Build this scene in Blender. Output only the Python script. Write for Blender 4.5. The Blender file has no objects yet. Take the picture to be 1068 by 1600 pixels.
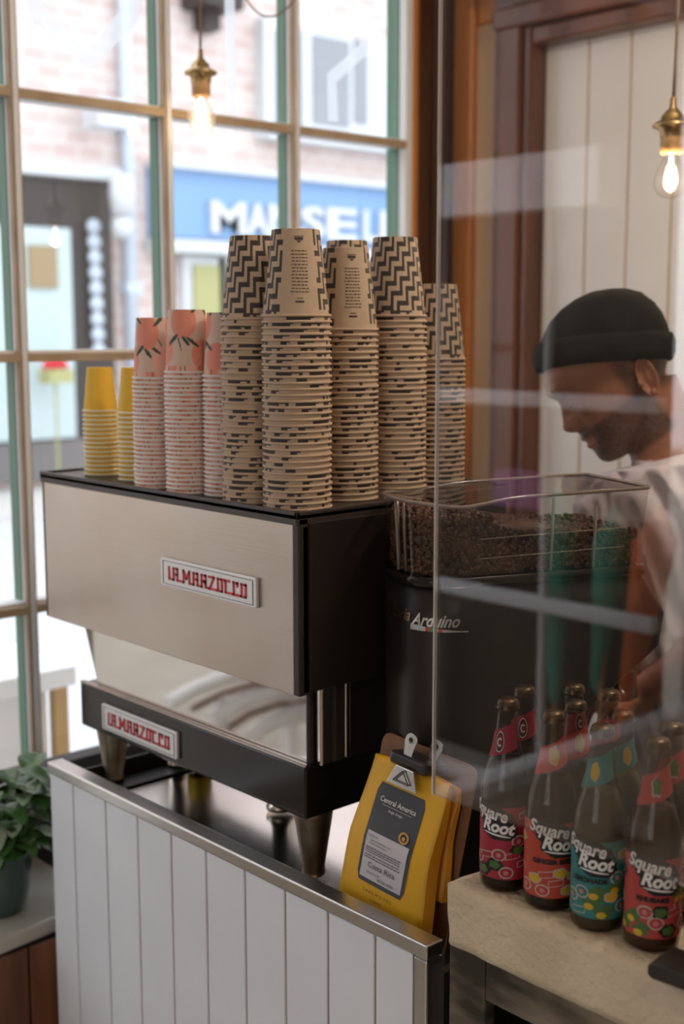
import bpy, bmesh, math, random
from math import sin, cos, pi, radians
from mathutils import Vector, Matrix
random.seed(7)
S = bpy.context.scene
C = S.collection

# ------------------------------------------------------------------ camera, light, exposure
CAM_P = (2002.34, .142582, -.0014835, 2.402298)          # focal length in px (1068x1600), pitch, roll, heading
CAM_H = 1.76
def _axes():
    f, p, r_, w = CAM_P
    fw = Vector((cos(w)*cos(p), sin(w)*cos(p), -sin(p)))
    r0 = Vector((sin(w), -cos(w), 0)); u0 = r0.cross(fw)
    return cos(r_)*r0+sin(r_)*u0, -sin(r_)*r0+cos(r_)*u0, fw
RV, UV, FV = _axes()
CAM = Vector((0, 0, CAM_H))
def on(ax, val, x, y):
    """the point of the plane axis=val seen at photo pixel x, y"""
    d = FV+RV*((x-534)/CAM_P[0])-UV*((y-800)/CAM_P[0])
    return CAM+d*((val-CAM[ax])/d[ax])
cd = bpy.data.cameras.new('camera'); cam = bpy.data.objects.new('camera', cd); C.objects.link(cam)
cam.matrix_world = Matrix(((RV.x, UV.x, -FV.x, 0), (RV.y, UV.y, -FV.y, 0), (RV.z, UV.z, -FV.z, CAM_H), (0, 0, 0, 1)))
cd.sensor_fit = 'VERTICAL'; cd.sensor_height = 36; cd.lens = CAM_P[0]/1600*36
cd.clip_start = .05; cd.clip_end = 200
cd.dof.use_dof = True; cd.dof.focus_distance = 1.70; cd.dof.aperture_fstop = 3.4
S.camera = cam
S.view_settings.view_transform = 'Standard'; S.view_settings.look = 'None'
S.view_settings.gamma = 1; S.view_settings.use_curve_mapping = False
S.view_settings.exposure = 0.22
S.cycles.max_bounces = 10; S.cycles.transparent_max_bounces = 24; S.cycles.transmission_bounces = 8
S.cycles.caustics_reflective = False; S.cycles.caustics_refractive = False
S.cycles.sample_clamp_indirect = 6
S.cycles.use_denoising = True

w = bpy.data.worlds.new('sky'); S.world = w; w.use_nodes = True
nt = w.node_tree; bg = nt.nodes['Background']
tc = nt.nodes.new('ShaderNodeTexCoord'); sx = nt.nodes.new('ShaderNodeSeparateXYZ'); rp = nt.nodes.new('ShaderNodeValToRGB')
nt.links.new(tc.outputs['Generated'], sx.inputs[0]); nt.links.new(sx.outputs['Z'], rp.inputs[0]); nt.links.new(rp.outputs[0], bg.inputs['Color'])
rp.color_ramp.elements[0].position = .0; rp.color_ramp.elements[0].color = (.80, .84, .92, 1)
rp.color_ramp.elements[1].position = .6; rp.color_ramp.elements[1].color = (.86, .92, 1, 1)
bg.inputs['Strength'].default_value = 2.6

def light(name, kind, loc, energy, col, size=None, target=None, size_y=None, portal=False, rad=None):
    l = bpy.data.lights.new(name, kind); o = bpy.data.objects.new(name, l); C.objects.link(o); o.location = loc
    l.energy = energy; l.color = col
    if kind == 'AREA':
        l.size = size
        if size_y: l.shape = 'RECTANGLE'; l.size_y = size_y
        if portal: l.cycles.is_portal = True
    if rad: l.shadow_soft_size = rad
    if target is not None:
        o.rotation_euler = (Vector(target)-Vector(loc)).to_track_quat('-Z', 'Y').to_euler()
    return o
light('window_portal', 'AREA', (-2.62, .25, 1.75), 1, (1, 1, 1), 4.6, (0, .25, 1.75), 2.6, portal=True)
light('shopfront_portal', 'AREA', (.32, -2.65, 1.6), 1, (1, 1, 1), 1.85, (.32, 0, 1.6), 1.8, portal=True)
# added fill lights out of view, brightening the back wall and the room
light('back_wall_fill', 'POINT', (-.75, 1.75, 2.70), 26, (1, .88, .76), rad=.09)
light('room_fill', 'POINT', (.6, .3, 2.70), 16, (1, .80, .60), rad=.09)

# ------------------------------------------------------------------ materials
def mat(name, col, rough=.6, metal=0, spec=.5, noise=None, bump=None, coat=0, sss=0, emit=None, trans=0, ior=1.45, aniso=0, sheen=0):
    """noise=(scale, colour2, amount[, stretch xyz]); bump=(scale, strength[, stretch])"""
    m = bpy.data.materials.new(name); m.use_nodes = True; n = m.node_tree.nodes; L = m.node_tree.links
    b = n['Principled BSDF']; b.inputs['Base Color'].default_value = (*col, 1)
    b.inputs['Roughness'].default_value = rough; b.inputs['Metallic'].default_value = metal
    b.inputs['Specular IOR Level'].default_value = spec; b.inputs['Coat Weight'].default_value = coat
    b.inputs['Coat Roughness'].default_value = .05
    b.inputs['Transmission Weight'].default_value = trans; b.inputs['IOR'].default_value = ior
    b.inputs['Sheen Weight'].default_value = sheen
    if aniso: b.inputs['Anisotropic'].default_value = aniso
    if sss:
        b.inputs['Subsurface Weight'].default_value = sss; b.inputs['Subsurface Radius'].default_value = (.012, .005, .003)
    if emit:
        b.inputs['Emission Color'].default_value = (*emit[0], 1); b.inputs['Emission Strength'].default_value = emit[1]
    def noise_node(scale, st):
        t = n.new('ShaderNodeTexCoord'); mp = n.new('ShaderNodeMapping'); nz = n.new('ShaderNodeTexNoise')
        L.new(t.outputs['Object'], mp.inputs[0]); L.new(mp.outputs[0], nz.inputs['Vector'])
        mp.inputs['Scale'].default_value = st; nz.inputs['Scale'].default_value = scale; nz.inputs['Detail'].default_value = 6
        return nz
    if noise:
        nz = noise_node(noise[0], noise[3] if len(noise) > 3 else (1, 1, 1))
        cr = n.new('ShaderNodeValToRGB'); L.new(nz.outputs[0], cr.inputs[0])
        a = noise[2]
        cr.color_ramp.elements[0].position = .5-a; cr.color_ramp.elements[0].color = (*noise[1], 1)
        cr.color_ramp.elements[1].position = .5+a; cr.color_ramp.elements[1].color = (*col, 1)
        L.new(cr.outputs[0], b.inputs['Base Color'])
    if bump:
        nz = noise_node(bump[0], bump[2] if len(bump) > 2 else (1, 1, 1))
        bp = n.new('ShaderNodeBump'); bp.inputs['Strength'].default_value = bump[1]; bp.inputs['Distance'].default_value = bump[3] if len(bump) > 3 else .004
        L.new(nz.outputs[0], bp.inputs['Height']); L.new(bp.outputs[0], b.inputs['Normal'])
    return m

def thin_glass(name, tint=(1, 1, 1), refl=1.0, base=0.0, rough=0.0):
    m = bpy.data.materials.new(name); m.use_nodes = True; n = m.node_tree.nodes; L = m.node_tree.links
    n.remove(n['Principled BSDF']); out = n['Material Output']
    t = n.new('ShaderNodeBsdfTransparent'); t.inputs[0].default_value = (*tint, 1)
    g = n.new('ShaderNodeBsdfGlossy'); g.inputs['Roughness'].default_value = rough
    fr = n.new('ShaderNodeFresnel'); fr.inputs[0].default_value = 1.47
    geo = n.new('ShaderNodeNewGeometry')      # the pane reflects alike on both faces
    ms = n.new('ShaderNodeMath'); ms.operation = 'MULTIPLY_ADD'; ms.inputs[1].default_value = 1/1.47-1.47; ms.inputs[2].default_value = 1.47
    L.new(geo.outputs['Backfacing'], ms.inputs[0]); L.new(ms.outputs[0], fr.inputs[0])
    ma = n.new('ShaderNodeMath'); ma.operation = 'MULTIPLY_ADD'; ma.use_clamp = True
    ma.inputs[1].default_value = refl; ma.inputs[2].default_value = base
    L.new(fr.outputs[0], ma.inputs[0])
    mx = n.new('ShaderNodeMixShader'); L.new(ma.outputs[0], mx.inputs[0]); L.new(t.outputs[0], mx.inputs[1]); L.new(g.outputs[0], mx.inputs[2])
    L.new(mx.outputs[0], out.inputs[0])
    return m

def brick_mat(name, c1, c2, mortar, scale):
    m = bpy.data.materials.new(name); m.use_nodes = True; n = m.node_tree.nodes; L = m.node_tree.links
    t = n.new('ShaderNodeTexCoord'); mp = n.new('ShaderNodeMapping'); br = n.new('ShaderNodeTexBrick')
    mp.inputs['Rotation'].default_value = (radians(90), 0, radians(90))
    sp = n.new('ShaderNodeSeparateXYZ'); cb = n.new('ShaderNodeCombineXYZ')
    L.new(t.outputs['Object'], sp.inputs[0]); L.new(sp.outputs['Y'], cb.inputs[0]); L.new(sp.outputs['Z'], cb.inputs[1])
    L.new(cb.outputs[0], br.inputs['Vector'])
    br.inputs['Color1'].default_value = (*c1, 1); br.inputs['Color2'].default_value = (*c2, 1); br.inputs['Mortar'].default_value = (*mortar, 1)
    br.inputs['Scale'].default_value = scale
    L.new(br.outputs[0], n['Principled BSDF'].inputs['Base Color']); n['Principled BSDF'].inputs['Roughness'].default_value = .9
    return m

M = {}
M['floor'] = mat('pale_floor', (.60, .54, .46), .45, noise=(3, (.5, .44, .37), .2))
M['plaster'] = mat('cream_plaster', (.72, .66, .58), .85)
M['ceiling'] = mat('ceiling_paint', (.78, .74, .68), .9)
M['white_board'] = mat('white_painted_board', (.83, .86, .92), .5, noise=(6, (.79, .82, .88), .15), bump=(60, .12, (1, 1, .15)))
M['groove'] = mat('board_groove', (.36, .24, .17), .8)
M['wall_board'] = mat('off_white_wall_board', (.90, .88, .86), .5, noise=(4, (.86, .83, .80), .15))
M['wall_groove'] = mat('wall_board_groove', (.60, .44, .30), .8)
M['wood'] = mat('varnished_brown_wood', (.23, .070, .020), .38, noise=(9, (.05, .018, .009), .22, (1, 1, .12)), coat=.25)
M['wood_dark'] = mat('dark_varnished_wood', (.12, .040, .018), .36, noise=(9, (.035, .013, .008), .22, (1, 1, .12)), coat=.25)
M['wood_orange'] = mat('varnished_orange_wood', (.78, .29, .05), .35, noise=(9, (.30, .10, .025), .25, (1, 1, .12)), coat=.3)
M['wood_cream'] = mat('pale_varnished_wood', (.70, .43, .24), .4, noise=(8, (.55, .35, .2), .2, (1, 1, .12)), coat=.2)
M['panel_wood'] = mat('red_brown_panel_wood', (.24, .095, .042), .5, noise=(16, (.05, .02, .012), .16, (1, 1, .10)))
M['tan_shade_paint'] = mat('shaded_face_timber', (.50, .385, .27), .5, noise=(14, (.36, .25, .15), .25))
M['ledge_paint'] = mat('grey_cream_ledge_paint', (.50, .47, .42), .28, coat=.3, noise=(5, (.42, .39, .34), .25))
M['white_paint'] = mat('white_painted_timber', (.80, .80, .82), .45)
M['green_paint'] = mat('green_painted_timber', (.115, .235, .165), .45)
M['window_glass'] = thin_glass('window_glass', (.98, .985, .98), .8)
M['screen_glass'] = thin_glass('screen_acrylic', (.965, .955, .95), 1.8, .03)
M['screen_edge'] = mat('screen_edge', (.75, .68, .62), .25, spec=.6)
M['hopper'] = thin_glass('clear_hopper_plastic', (.88, .86, .84), 1.0, .01, .02)
M['hopper_rim'] = mat('hopper_rim_plastic', (.42, .34, .28), .15, spec=.8, trans=.4)
M['steel'] = mat('brushed_steel', (.60, .525, .465), .34, 1, aniso=.6, bump=(240, .05, (.03, 1, 1)), noise=(5, (.54, .45, .375), .2))
M['mirror'] = mat('polished_steel', (.60, .565, .53), .05, 1)
M['worktop'] = mat('worktop_steel', (.80, .77, .74), .17, 1, noise=(5, (.62, .59, .56), .25), bump=(20, .02))
M['rail'] = mat('rail_steel', (.62, .60, .58), .30, 1, bump=(90, .08))
M['rim_metal'] = mat('tray_rim_metal', (.30, .25, .21), .25, 1)
M['chrome'] = mat('chrome', (.72, .66, .60), .09, 1)
M['black_gloss'] = mat('black_gloss_enamel', (.016, .012, .010), .14, spec=.38, coat=.1)
M['black_side'] = mat('black_side_panel', (.022, .015, .012), .35)
M['black_trim'] = mat('black_trim', (.03, .025, .022), .4)
M['brown_plastic'] = mat('brown_black_plastic', (.05, .035, .03), .35)
M['leg'] = mat('worn_brass_leg', (.46, .40, .31), .36, 1, noise=(22, (.28, .22, .15), .2), bump=(80, .2))
M['badge'] = mat('badge_silver', (.78, .76, .76), .32, .35)
M['badge_rim'] = mat('badge_rim', (.70, .67, .66), .22, .9)
M['red'] = mat('red_enamel', (.62, .02, .035), .3)
M['paper_kraft'] = mat('kraft_cup_paper', (.53, .39, .275), .7, noise=(60, (.50, .36, .245), .2))
M['ink'] = mat('black_cup_ink', (.040, .031, .028), .6)
M['paper_yellow'] = mat('yellow_cup_paper', (.80, .48, .045), .6)
M['rim_yellow'] = mat('cream_cup_rim', (.80, .72, .52), .6)
M['paper_pink'] = mat('cream_pink_cup_paper', (.70, .52, .43), .65)
M['rim_white'] = mat('white_cup_rim', (.76, .71, .66), .6)
M['peach'] = mat('peach_cup_ink', (.78, .29, .21), .6)
M['peach_light'] = mat('light_peach_cup_ink', (.84, .46, .37), .6)
M['leaf_ink'] = mat('dark_leaf_cup_ink', (.045, .07, .045), .6)
M['bean'] = mat('roasted_coffee_bean', (.13, .050, .022), .36, noise=(30, (.06, .024, .012), .2))
M['grinder'] = mat('grinder_black', (.016, .013, .012), .36, spec=.5)
M['logo_silver'] = mat('logo_silver', (.80, .80, .80), .22, .7)
M['logo_red'] = mat('logo_red', (.6, .07, .05), .3)
M['logo_green'] = mat('logo_green', (.05, .3, .15), .3)
M['stone'] = mat('rough_limestone', (.72, .59, .42), .85, noise=(9, (.58, .46, .32), .2), bump=(90, 1.0, (1, 1, 1), .006))
M['patina'] = mat('scuffed_dark_steel', (.33, .27, .20), .5, .35, noise=(3.2, (.045, .038, .03), .07, (.8, 1, 2.6)), bump=(12, .3))
M['dark_board'] = mat('black_brown_board', (.022, .018, .017), .5)
M['dark'] = mat('dark_interior', (.012, .010, .009), .7)
M['kraft_board'] = mat('hardboard_brown', (.27, .125, .055), .5, noise=(40, (.20, .085, .035), .2))
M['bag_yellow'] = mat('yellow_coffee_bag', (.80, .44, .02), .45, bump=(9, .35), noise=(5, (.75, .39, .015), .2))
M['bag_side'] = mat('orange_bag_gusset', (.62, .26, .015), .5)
M['bag_label'] = mat('slate_label', (.052, .053, .062), .55, noise=(18, (.085, .085, .095), .2))
M['label_paper'] = mat('lilac_white_label', (.60, .56, .60), .6)
M['print_dark'] = mat('dark_print', (.06, .045, .04), .7)
M['print_white'] = mat('white_print', (.82, .80, .78), .6)
M['gold'] = mat('gold_print', (.55, .32, .08), .5)
M['clip_black'] = mat('clip_black_enamel', (.02, .018, .018), .28, coat=.4)
M['nickel'] = mat('nickel_plate', (.80, .77, .74), .2, 1)
M['leaf'] = mat('glossy_green_leaf', (.085, .20, .050), .38, noise=(16, (.03, .09, .022), .25), coat=.25)
M['leaf_pale'] = mat('silver_green_leaf', (.50, .60, .46), .35, noise=(22, (.13, .26, .10), .2))
M['stem'] = mat('leaf_stem', (.10, .17, .05), .5)
M['soil'] = mat('dark_soil', (.03, .02, .014), .9)
M['pot'] = mat('dark_green_glazed_pot', (.055, .10, .085), .22, noise=(7, (.02, .045, .038), .2, (1, 1, .35)), coat=.5)
M['brass'] = mat('aged_brass', (.52, .36, .17), .3, 1)
M['socket_tan'] = mat('warm_socket_ceramic', (.66, .40, .18), .35)
M['cord'] = mat('fabric_cord', (.24, .16, .10), .8)
M['bulb_glass'] = thin_glass('bulb_glass', (1, .99, .97), 1.2, .16, .35)
M['shade_glass'] = thin_glass('clear_shade_glass', (.9, .88, .84), 1, .03)
M['bulb_clear'] = thin_glass('clear_bulb_glass', (1, .99, .97), 1.2, .05, .12)
M['filament'] = mat('glowing_filament', (1, .9, .7), .5, emit=((1, .82, .58), 26))
M['skin'] = mat('brown_skin', (.36, .155, .085), .48, sss=.08, noise=(30, (.31, .125, .065), .2))
M['beanie'] = mat('charcoal_knit', (.026, .024, .020), .95, spec=.2, noise=(14, (.009, .009, .008), .2))
M['beard'] = mat('short_dark_beard', (.055, .032, .02), .8)
M['hair'] = mat('short_dark_hair', (.035, .022, .016), .8)
M['tshirt'] = mat('pale_lilac_cotton', (.66, .60, .64), .85, bump=(9, .9, (1, 1, .5)))
M['trousers'] = mat('dark_denim', (.03, .035, .05), .8)
M['cap'] = mat('dark_crown_cap', (.10, .065, .035), .28, .85)
M['bottle_glass'] = thin_glass('bottle_glass', (.72, .62, .52), 1.0, .0)
M['drink_dark'] = mat('dark_root_drink', (.022, .010, .006), .3, spec=.12)
M['drink_pale'] = mat('cloudy_lemon_drink', (.09, .08, .05), .3, spec=.12)
M['drink_amber'] = mat('amber_rhubarb_drink', (.07, .03, .016), .3, spec=.12)
M['road'] = mat('street_asphalt', (.54, .55, .57), .7, noise=(2, (.55, .56, .58), .2))
M['paving'] = mat('pale_paving', (.60, .58, .55), .7, noise=(3, (.55, .53, .50), .2))
M['setts'] = mat('beige_street_setts', (.40, .36, .31), .75, noise=(4, (.33, .295, .25), .2))
M['brick'] = brick_mat('pale_pink_brick', (.56, .425, .39), (.64, .53, .495), (.68, .63, .60), 1.5)
M['facade_white'] = mat('facade_white_paint', (.58, .60, .62), .5)
M['sign_blue'] = mat('shop_sign_blue', (.19, .34, .58), .5)
M['shop_dark'] = mat('dark_brown_shopfront', (.035, .026, .023), .5)
M['shop_teal'] = mat('pale_teal_paint', (.47, .56, .56), .5)
M['olive'] = mat('olive_blind', (.38, .37, .16), .6)
M['grey_glass'] = mat('grey_window_pane', (.24, .25, .27), .12, coat=.4)
M['plinth_grey'] = mat('dark_plinth', (.17, .155, .15), .7)
M['pipe_grey'] = mat('grey_blue_pipe', (.50, .56, .64), .5)
M['picture_brown'] = mat('brown_picture', (.30, .22, .12), .6)
M['bench_white'] = mat('white_moulded_plastic', (.85, .85, .87), .3)
M['timber'] = mat('light_timber', (.50, .31, .13), .6)
M['green_cloth'] = mat('green_parasol_cloth', (.06, .36, .26), .7)
M['orange_cloth'] = mat('orange_parasol_cloth', (.74, .15, .035), .7)
M['purple'] = mat('purple_paint', (.30, .12, .34), .6)
M['navy'] = mat('navy_cloth', (.02, .028, .05), .9)
M['sponge'] = mat('yellow_sponge', (.75, .50, .03), .9)
def pale_strip_mat():
    m = bpy.data.materials.new('translucent_pale_strip'); m.use_nodes = True; n = m.node_tree.nodes; L = m.node_tree.links; n.remove(n['Principled BSDF'])
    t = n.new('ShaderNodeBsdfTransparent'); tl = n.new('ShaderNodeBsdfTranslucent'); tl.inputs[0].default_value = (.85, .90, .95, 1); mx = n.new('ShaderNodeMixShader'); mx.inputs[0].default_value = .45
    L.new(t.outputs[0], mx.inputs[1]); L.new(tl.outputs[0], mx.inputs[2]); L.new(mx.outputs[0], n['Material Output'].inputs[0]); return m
M['pale_film'] = pale_strip_mat()

# ------------------------------------------------------------------ mesh helpers
class MB:
    def __init__(s): s.v = []; s.f = []; s.m = []; s.sm = []
    def add(s, vs, fs, m=0, smooth=False, T=None):
        o = len(s.v)
        s.v += [tuple(T @ Vector(v)) for v in vs] if T is not None else [tuple(v) for v in vs]
        for f in fs: s.f.append(tuple(i+o for i in f)); s.m.append(m); s.sm.append(smooth)
        return s
    def box(s, x0, x1, y0, y1, z0, z1, m=0, T=None):
        vs = [(x, y, z) for x in (x0, x1) for y in (y0, y1) for z in (z0, z1)]
        return s.add(vs, [(0, 1, 3, 2), (4, 6, 7, 5), (0, 4, 5, 1), (2, 3, 7, 6), (0, 2, 6, 4), (1, 5, 7, 3)], m, False, T)
    def lathe(s, prof, n=32, m=0, smooth=True, T=None, mats=None, closed=False):
        vs = []; fs = []
        for r, z in prof:
            for i in range(n): a = 2*pi*i/n; vs.append((r*cos(a), r*sin(a), z))
        o = len(s.v); s.v += [tuple(T @ Vector(v)) for v in vs] if T is not None else vs
        for k in range(len(prof)-1):
            for i in range(n):
                j = (i+1) % n
                s.f.append((o+k*n+i, o+k*n+j, o+(k+1)*n+j, o+(k+1)*n+i)); s.m.append(mats[k] if mats else m); s.sm.append(smooth)
        if closed:
            s.f.append(tuple(o+i for i in range(n))[::-1]); s.m.append(m); s.sm.append(False)
            s.f.append(tuple(o+(len(prof)-1)*n+i for i in range(n))); s.m.append(m); s.sm.append(False)
        return s
    def prism(s, poly, t, m=0, T=None, smooth=False):
        """poly in the xz plane, extruded along +y by t"""
        n = len(poly)
        vs = [(x, 0, z) for x, z in poly]+[(x, t, z) for x, z in poly]
        fs = [tuple(range(n)), tuple(range(n, 2*n))[::-1]]+[(i, i+n, (i+1) % n+n, (i+1) % n) for i in range(n)]
        return s.add(vs, fs, m, smooth, T)
    def tube(s, pts, r, n=10, m=0, T=None, caps=True):
        pts = [Vector(p) for p in pts]; rr = r if isinstance(r, (list, tuple)) else [r]*len(pts)
        vs = []; up = Vector((0, 0, 1)); prev = None
        for i, p in enumerate(pts):
            d = (pts[min(i+1, len(pts)-1)]-pts[max(i-1, 0)]).normalized()
            if prev is None:
                a = d.cross(up) if abs(d.dot(up)) < .95 else d.cross(Vector((1, 0, 0)))
            else: a = prev-d*prev.dot(d)
            a.normalize(); prev = a; b = d.cross(a)
            vs += [p+a*rr[i]*cos(2*pi*k/n)+b*rr[i]*sin(2*pi*k/n) for k in range(n)]
        fs = [(i*n+k, i*n+(k+1) % n, (i+1)*n+(k+1) % n, (i+1)*n+k) for i in range(len(pts)-1) for k in range(n)]
        s.add(vs, fs, m, True, T)
        if caps:
            o = len(s.v)-len(vs)
            s.f += [tuple(o+k for k in range(n))[::-1], tuple(o+len(vs)-n+k for k in range(n))]; s.m += [m, m]; s.sm += [False, False]
        return s
    def ribbon(s, pts, w_, t, m=0, T=None):
        """square-cornered strokes in xz made of overlapping bars, thickness t along -y"""
        for (x0, z0), (x1, z1) in zip(pts, pts[1:]):
            d = Vector((x1-x0, z1-z0)); L_ = d.length; d /= L_; nn = Vector((-d.y, d.x))*w_/2; e = d*w_/2
            q = [(x0-e.x-nn.x, z0-e.y-nn.y), (x1+e.x-nn.x, z1+e.y-nn.y), (x1+e.x+nn.x, z1+e.y+nn.y), (x0-e.x+nn.x, z0-e.y+nn.y)]
            s.prism(q, -t, m, T)
        return s
    def build(s, name, mats, parent=None, loc=None, bevel=0, seg=2, label=None):
        me = bpy.data.meshes.new(name)
        vs = s.v
        if parent is not None and parent.get('_base'):
            b = Vector(parent['_base']); vs = [tuple(Vector(v)-b) for v in s.v]
        me.from_pydata(vs, [], s.f); me.validate(clean_customdata=False)
        for mm in (mats if isinstance(mats, (list, tuple)) else [mats]): me.materials.append(M[mm] if isinstance(mm, str) else mm)
        if len(me.polygons) == len(s.f):
            me.polygons.foreach_set('material_index', s.m); me.polygons.foreach_set('use_smooth', s.sm)
        bm = bmesh.new(); bm.from_mesh(me); bmesh.ops.recalc_face_normals(bm, faces=bm.faces); bm.to_mesh(me); bm.free()
        o = bpy.data.objects.new(name, me); C.objects.link(o)
        if parent is not None:
            o.parent = parent
            if parent.get('_base') and loc is None: o['_base'] = tuple(parent['_base'])
        if loc is not None: o.location = loc
        if bevel:
            md = o.modifiers.new('bevel', 'BEVEL'); md.width = bevel; md.segments = seg; md.limit_method = 'ANGLE'; md.angle_limit = radians(50)
            md.harden_normals = False
        if label: o['label'] = label
        return o

def tag(o, label=None, cat=None, group=None, kind=None):
    if label: o['label'] = label
    if cat: o['category'] = cat
    if group: o['group'] = group
    if kind: o['kind'] = kind
    return o
def thing(name, label, cat, base=(0, 0, 0), rotz=0, group=None, world=True):
    """an Empty at the thing's base; with world=True its parts are given in world coordinates"""
    o = bpy.data.objects.new(name, None); C.objects.link(o); o.location = base; o.rotation_euler = (0, 0, rotz)
    o.empty_display_size = .05
    if world: o['_base'] = tuple(base)
    return tag(o, label, cat, group)
def struct(o): o['kind'] = 'structure'; return o

def text_mesh(txt, size, shear=0, offset=0, ext=0, spacing=1, align='CENTER', sx=1.0):
    cu = bpy.data.curves.new('t', 'FONT'); cu.body = txt; cu.size = size; cu.shear = shear; cu.offset = offset
    cu.align_x = align; cu.space_character = spacing; cu.resolution_u = 3; cu.extrude = ext
    o = bpy.data.objects.new('t', cu); C.objects.link(o)
    bpy.context.view_layer.update()
    me = bpy.data.meshes.new_from_object(o.evaluated_get(bpy.context.evaluated_depsgraph_get()))
    vs = [(v.co.x*sx, v.co.y, v.co.z) for v in me.vertices]; fs = [tuple(p.vertices) for p in me.polygons]
    bpy.data.objects.remove(o); bpy.data.curves.remove(cu); bpy.data.meshes.remove(me)
    return vs, fs
def flat_text(mb, txt, size, x, z, y=0, m=0, T=None, **k):
    """text standing in the xz plane facing -y"""
    vs, fs = text_mesh(txt, size, **k)
    mb.add([(a+x, y-c, b+z) for a, b, c in vs], fs, m, False, T)

# ------------------------------------------------------------------ room shell
XW = -2.5      # plane of the window wall
YB = 2.70      # back wall
def simple(name, mats, boxes, kind='structure', bevel=0, parent=None):
    mb = MB()
    for b in boxes: mb.box(*b)
    o = mb.build(name, mats, parent, bevel=bevel)
    if kind and parent is None: o['kind'] = kind
    return o
simple('floor', 'floor', [(-2.6, 3.0, -2.8, 3.0, -.1, 0)])
simple('ceiling', 'ceiling', [(-2.6, 3.0, -2.8, 3.0, 3.05, 3.15)])
simple('wall_right', 'plaster', [(3.0, 3.1, -2.8, 3.0, 0, 3.05)])
simple('wall_front', 'plaster', [(-2.6, -.6, -2.8, -2.7, 0, 3.05), (1.25, 3.0, -2.8, -2.7, 0, 3.05), (-.6, 1.25, -2.8, -2.7, 2.5, 3.05), (-.6, 1.25, -2.8, -2.7, 0, .7)])
# window wall: solid parts round the two openings
simple('wall_left', 'plaster', [(-2.6, XW-.02, -2.7, 2.74, 2.86, 3.05), (-2.6, XW-.02, -2.7, 2.74, 0, .33), (-2.6, XW-.02, -2.7, -2.0, .33, 2.86),
                                (-2.6, XW-.02, -.22, -.08, .33, 2.86), (-2.6, XW-.02, -.08, 2.56, .33, .56), (-2.6, XW-.02, 2.60, 2.95, .33, 2.86)])
# back wall with vertical boards framed in wood
bx = [on(1, YB, px, 300).x for px in (843, 910, 975, 1030)]
step = .127
mb = MB()
mb.box(-2.6, 3.0, YB+.015, YB+.12, 0, 3.05, 1)
xs = [bx[0], bx[1]]; 
while xs[-1] < 3.0: xs.append(xs[-1]+step)
for a, b in zip(xs, xs[1:]): mb.box(a+.0035, min(b-.0035, 3.0), YB+.010, YB+.03, 0, 2.50)
o = struct(mb.build('wall_back', ['wall_board', 'wall_groove'], bevel=.003))
# timber frame of the boarded wall and of the window corner
mb = MB(); mb.box(-2.312, -2.188, YB-.05, YB+.02, 0, 2.62); mb.box(-2.285, -2.215, YB-.065, YB-.05, 0, 2.55)
struct(mb.build('trim_1', 'wood', bevel=.006))
mb = MB(); mb.box(-2.188, 3.0, YB-.05, YB+.02, 2.475, 2.52); mb.box(-2.30, 3.0, YB-.075, YB+.02, 2.52, 2.575); mb.box(-2.25, 3.0, YB-.055, YB+.02, 2.575, 2.61)
mb.box(-2.32, 3.0, YB-.10, YB+.02, 2.61, 2.66); mb.box(-2.32, 3.0, YB-.03, YB+.02, 2.66, 3.05)
struct(mb.build('trim_2', 'wood', bevel=.008))
mb = MB(); mb.box(-2.408, -2.314, YB-.012, YB+.02, 0, 2.56)
struct(mb.build('trim_3', 'wood_cream', bevel=.003))
mb = MB(); mb.box(-2.408, -2.314, YB-.014, YB+.02, 2.56, 3.05); mb.box(-2.482, -2.410, YB-.028, YB+.02, 0, 3.05)
struct(mb.build('trim_4', 'wood_orange', bevel=.01, seg=3))
mb = MB(); mb.box(XW-.02, XW+.012, 2.548, 2.70, 0, 3.05); mb.box(XW-.02, XW+.022, 2.60, 2.66, 0, 3.05)
struct(mb.build('trim_5', 'wood_dark', bevel=.006))
mb = MB(); mb.box(XW-.02, XW+.014, 2.527, 2.548, .55, 3.05)
struct(mb.build('trim_6', 'wood_orange', bevel=.006))

# big many-paned window
win = thing('window_1', None, None, (XW, 1.2, .56)); win['kind'] = 'structure'
YM = [2.50-.383*k for k in range(1, 7)]           # vertical glazing bars
ZM = [1.153, 1.700, 2.246]
def bar_v(y, z0, z1):
    mb = MB(); wd = .0115
    mb.box(XW, XW+.014, y-wd, y+wd, z0, z1, 0); mb.box(XW+.014, XW+.020, y-wd*.45, y+wd*.5, z0, z1, 1)     # tan paints the shaded inner face, white its lit rib
    mb.box(XW-.012, XW, y-wd*.75, y+wd*.75, z0, z1, 1)
    mb.box(XW-.050, XW-.018, y-wd*.75, y+wd*.75, z0, z1, 2)
    return mb
for y in YM:
    if y > .0 and abs(y-.585) > .01: bar_v(y, .60, 2.80).build('glazing_bar', ['tan_shade_paint', 'white_paint', 'green_paint'], win)
for z in ZM:
    mb = MB(); wd = .011
    mb.box(XW-.002, XW+.016, -.05, 2.50, z-wd, z+wd*.6, 0); mb.box(XW-.05, XW-.003, -.05, 2.50, z-wd*.8, z+wd*1.2, 1)  # shaded front in tan, lit top in white, both by colour
    mb.build('cross_bar', ['tan_shade_paint', 'white_paint'], win)
mb = MB(); mb.box(XW-.016, XW+.012, 2.502, 2.527, .56, 2.86, 1); mb.box(XW-.063, XW-.018, 2.500, 2.53, .56, 2.86, 2)
mb.box(XW-.07, XW+.03, -.08, -.04, .56, 2.86, 1); mb.box(XW-.07, XW+.03, -.08, 2.527, 2.80, 2.86, 1); mb.box(XW-.07, XW+.03, -.08, 2.527, .56, .60, 1)
mb.build('window_frame', ['tan_shade_paint', 'white_paint', 'green_paint'], win, bevel=.003)
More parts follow.
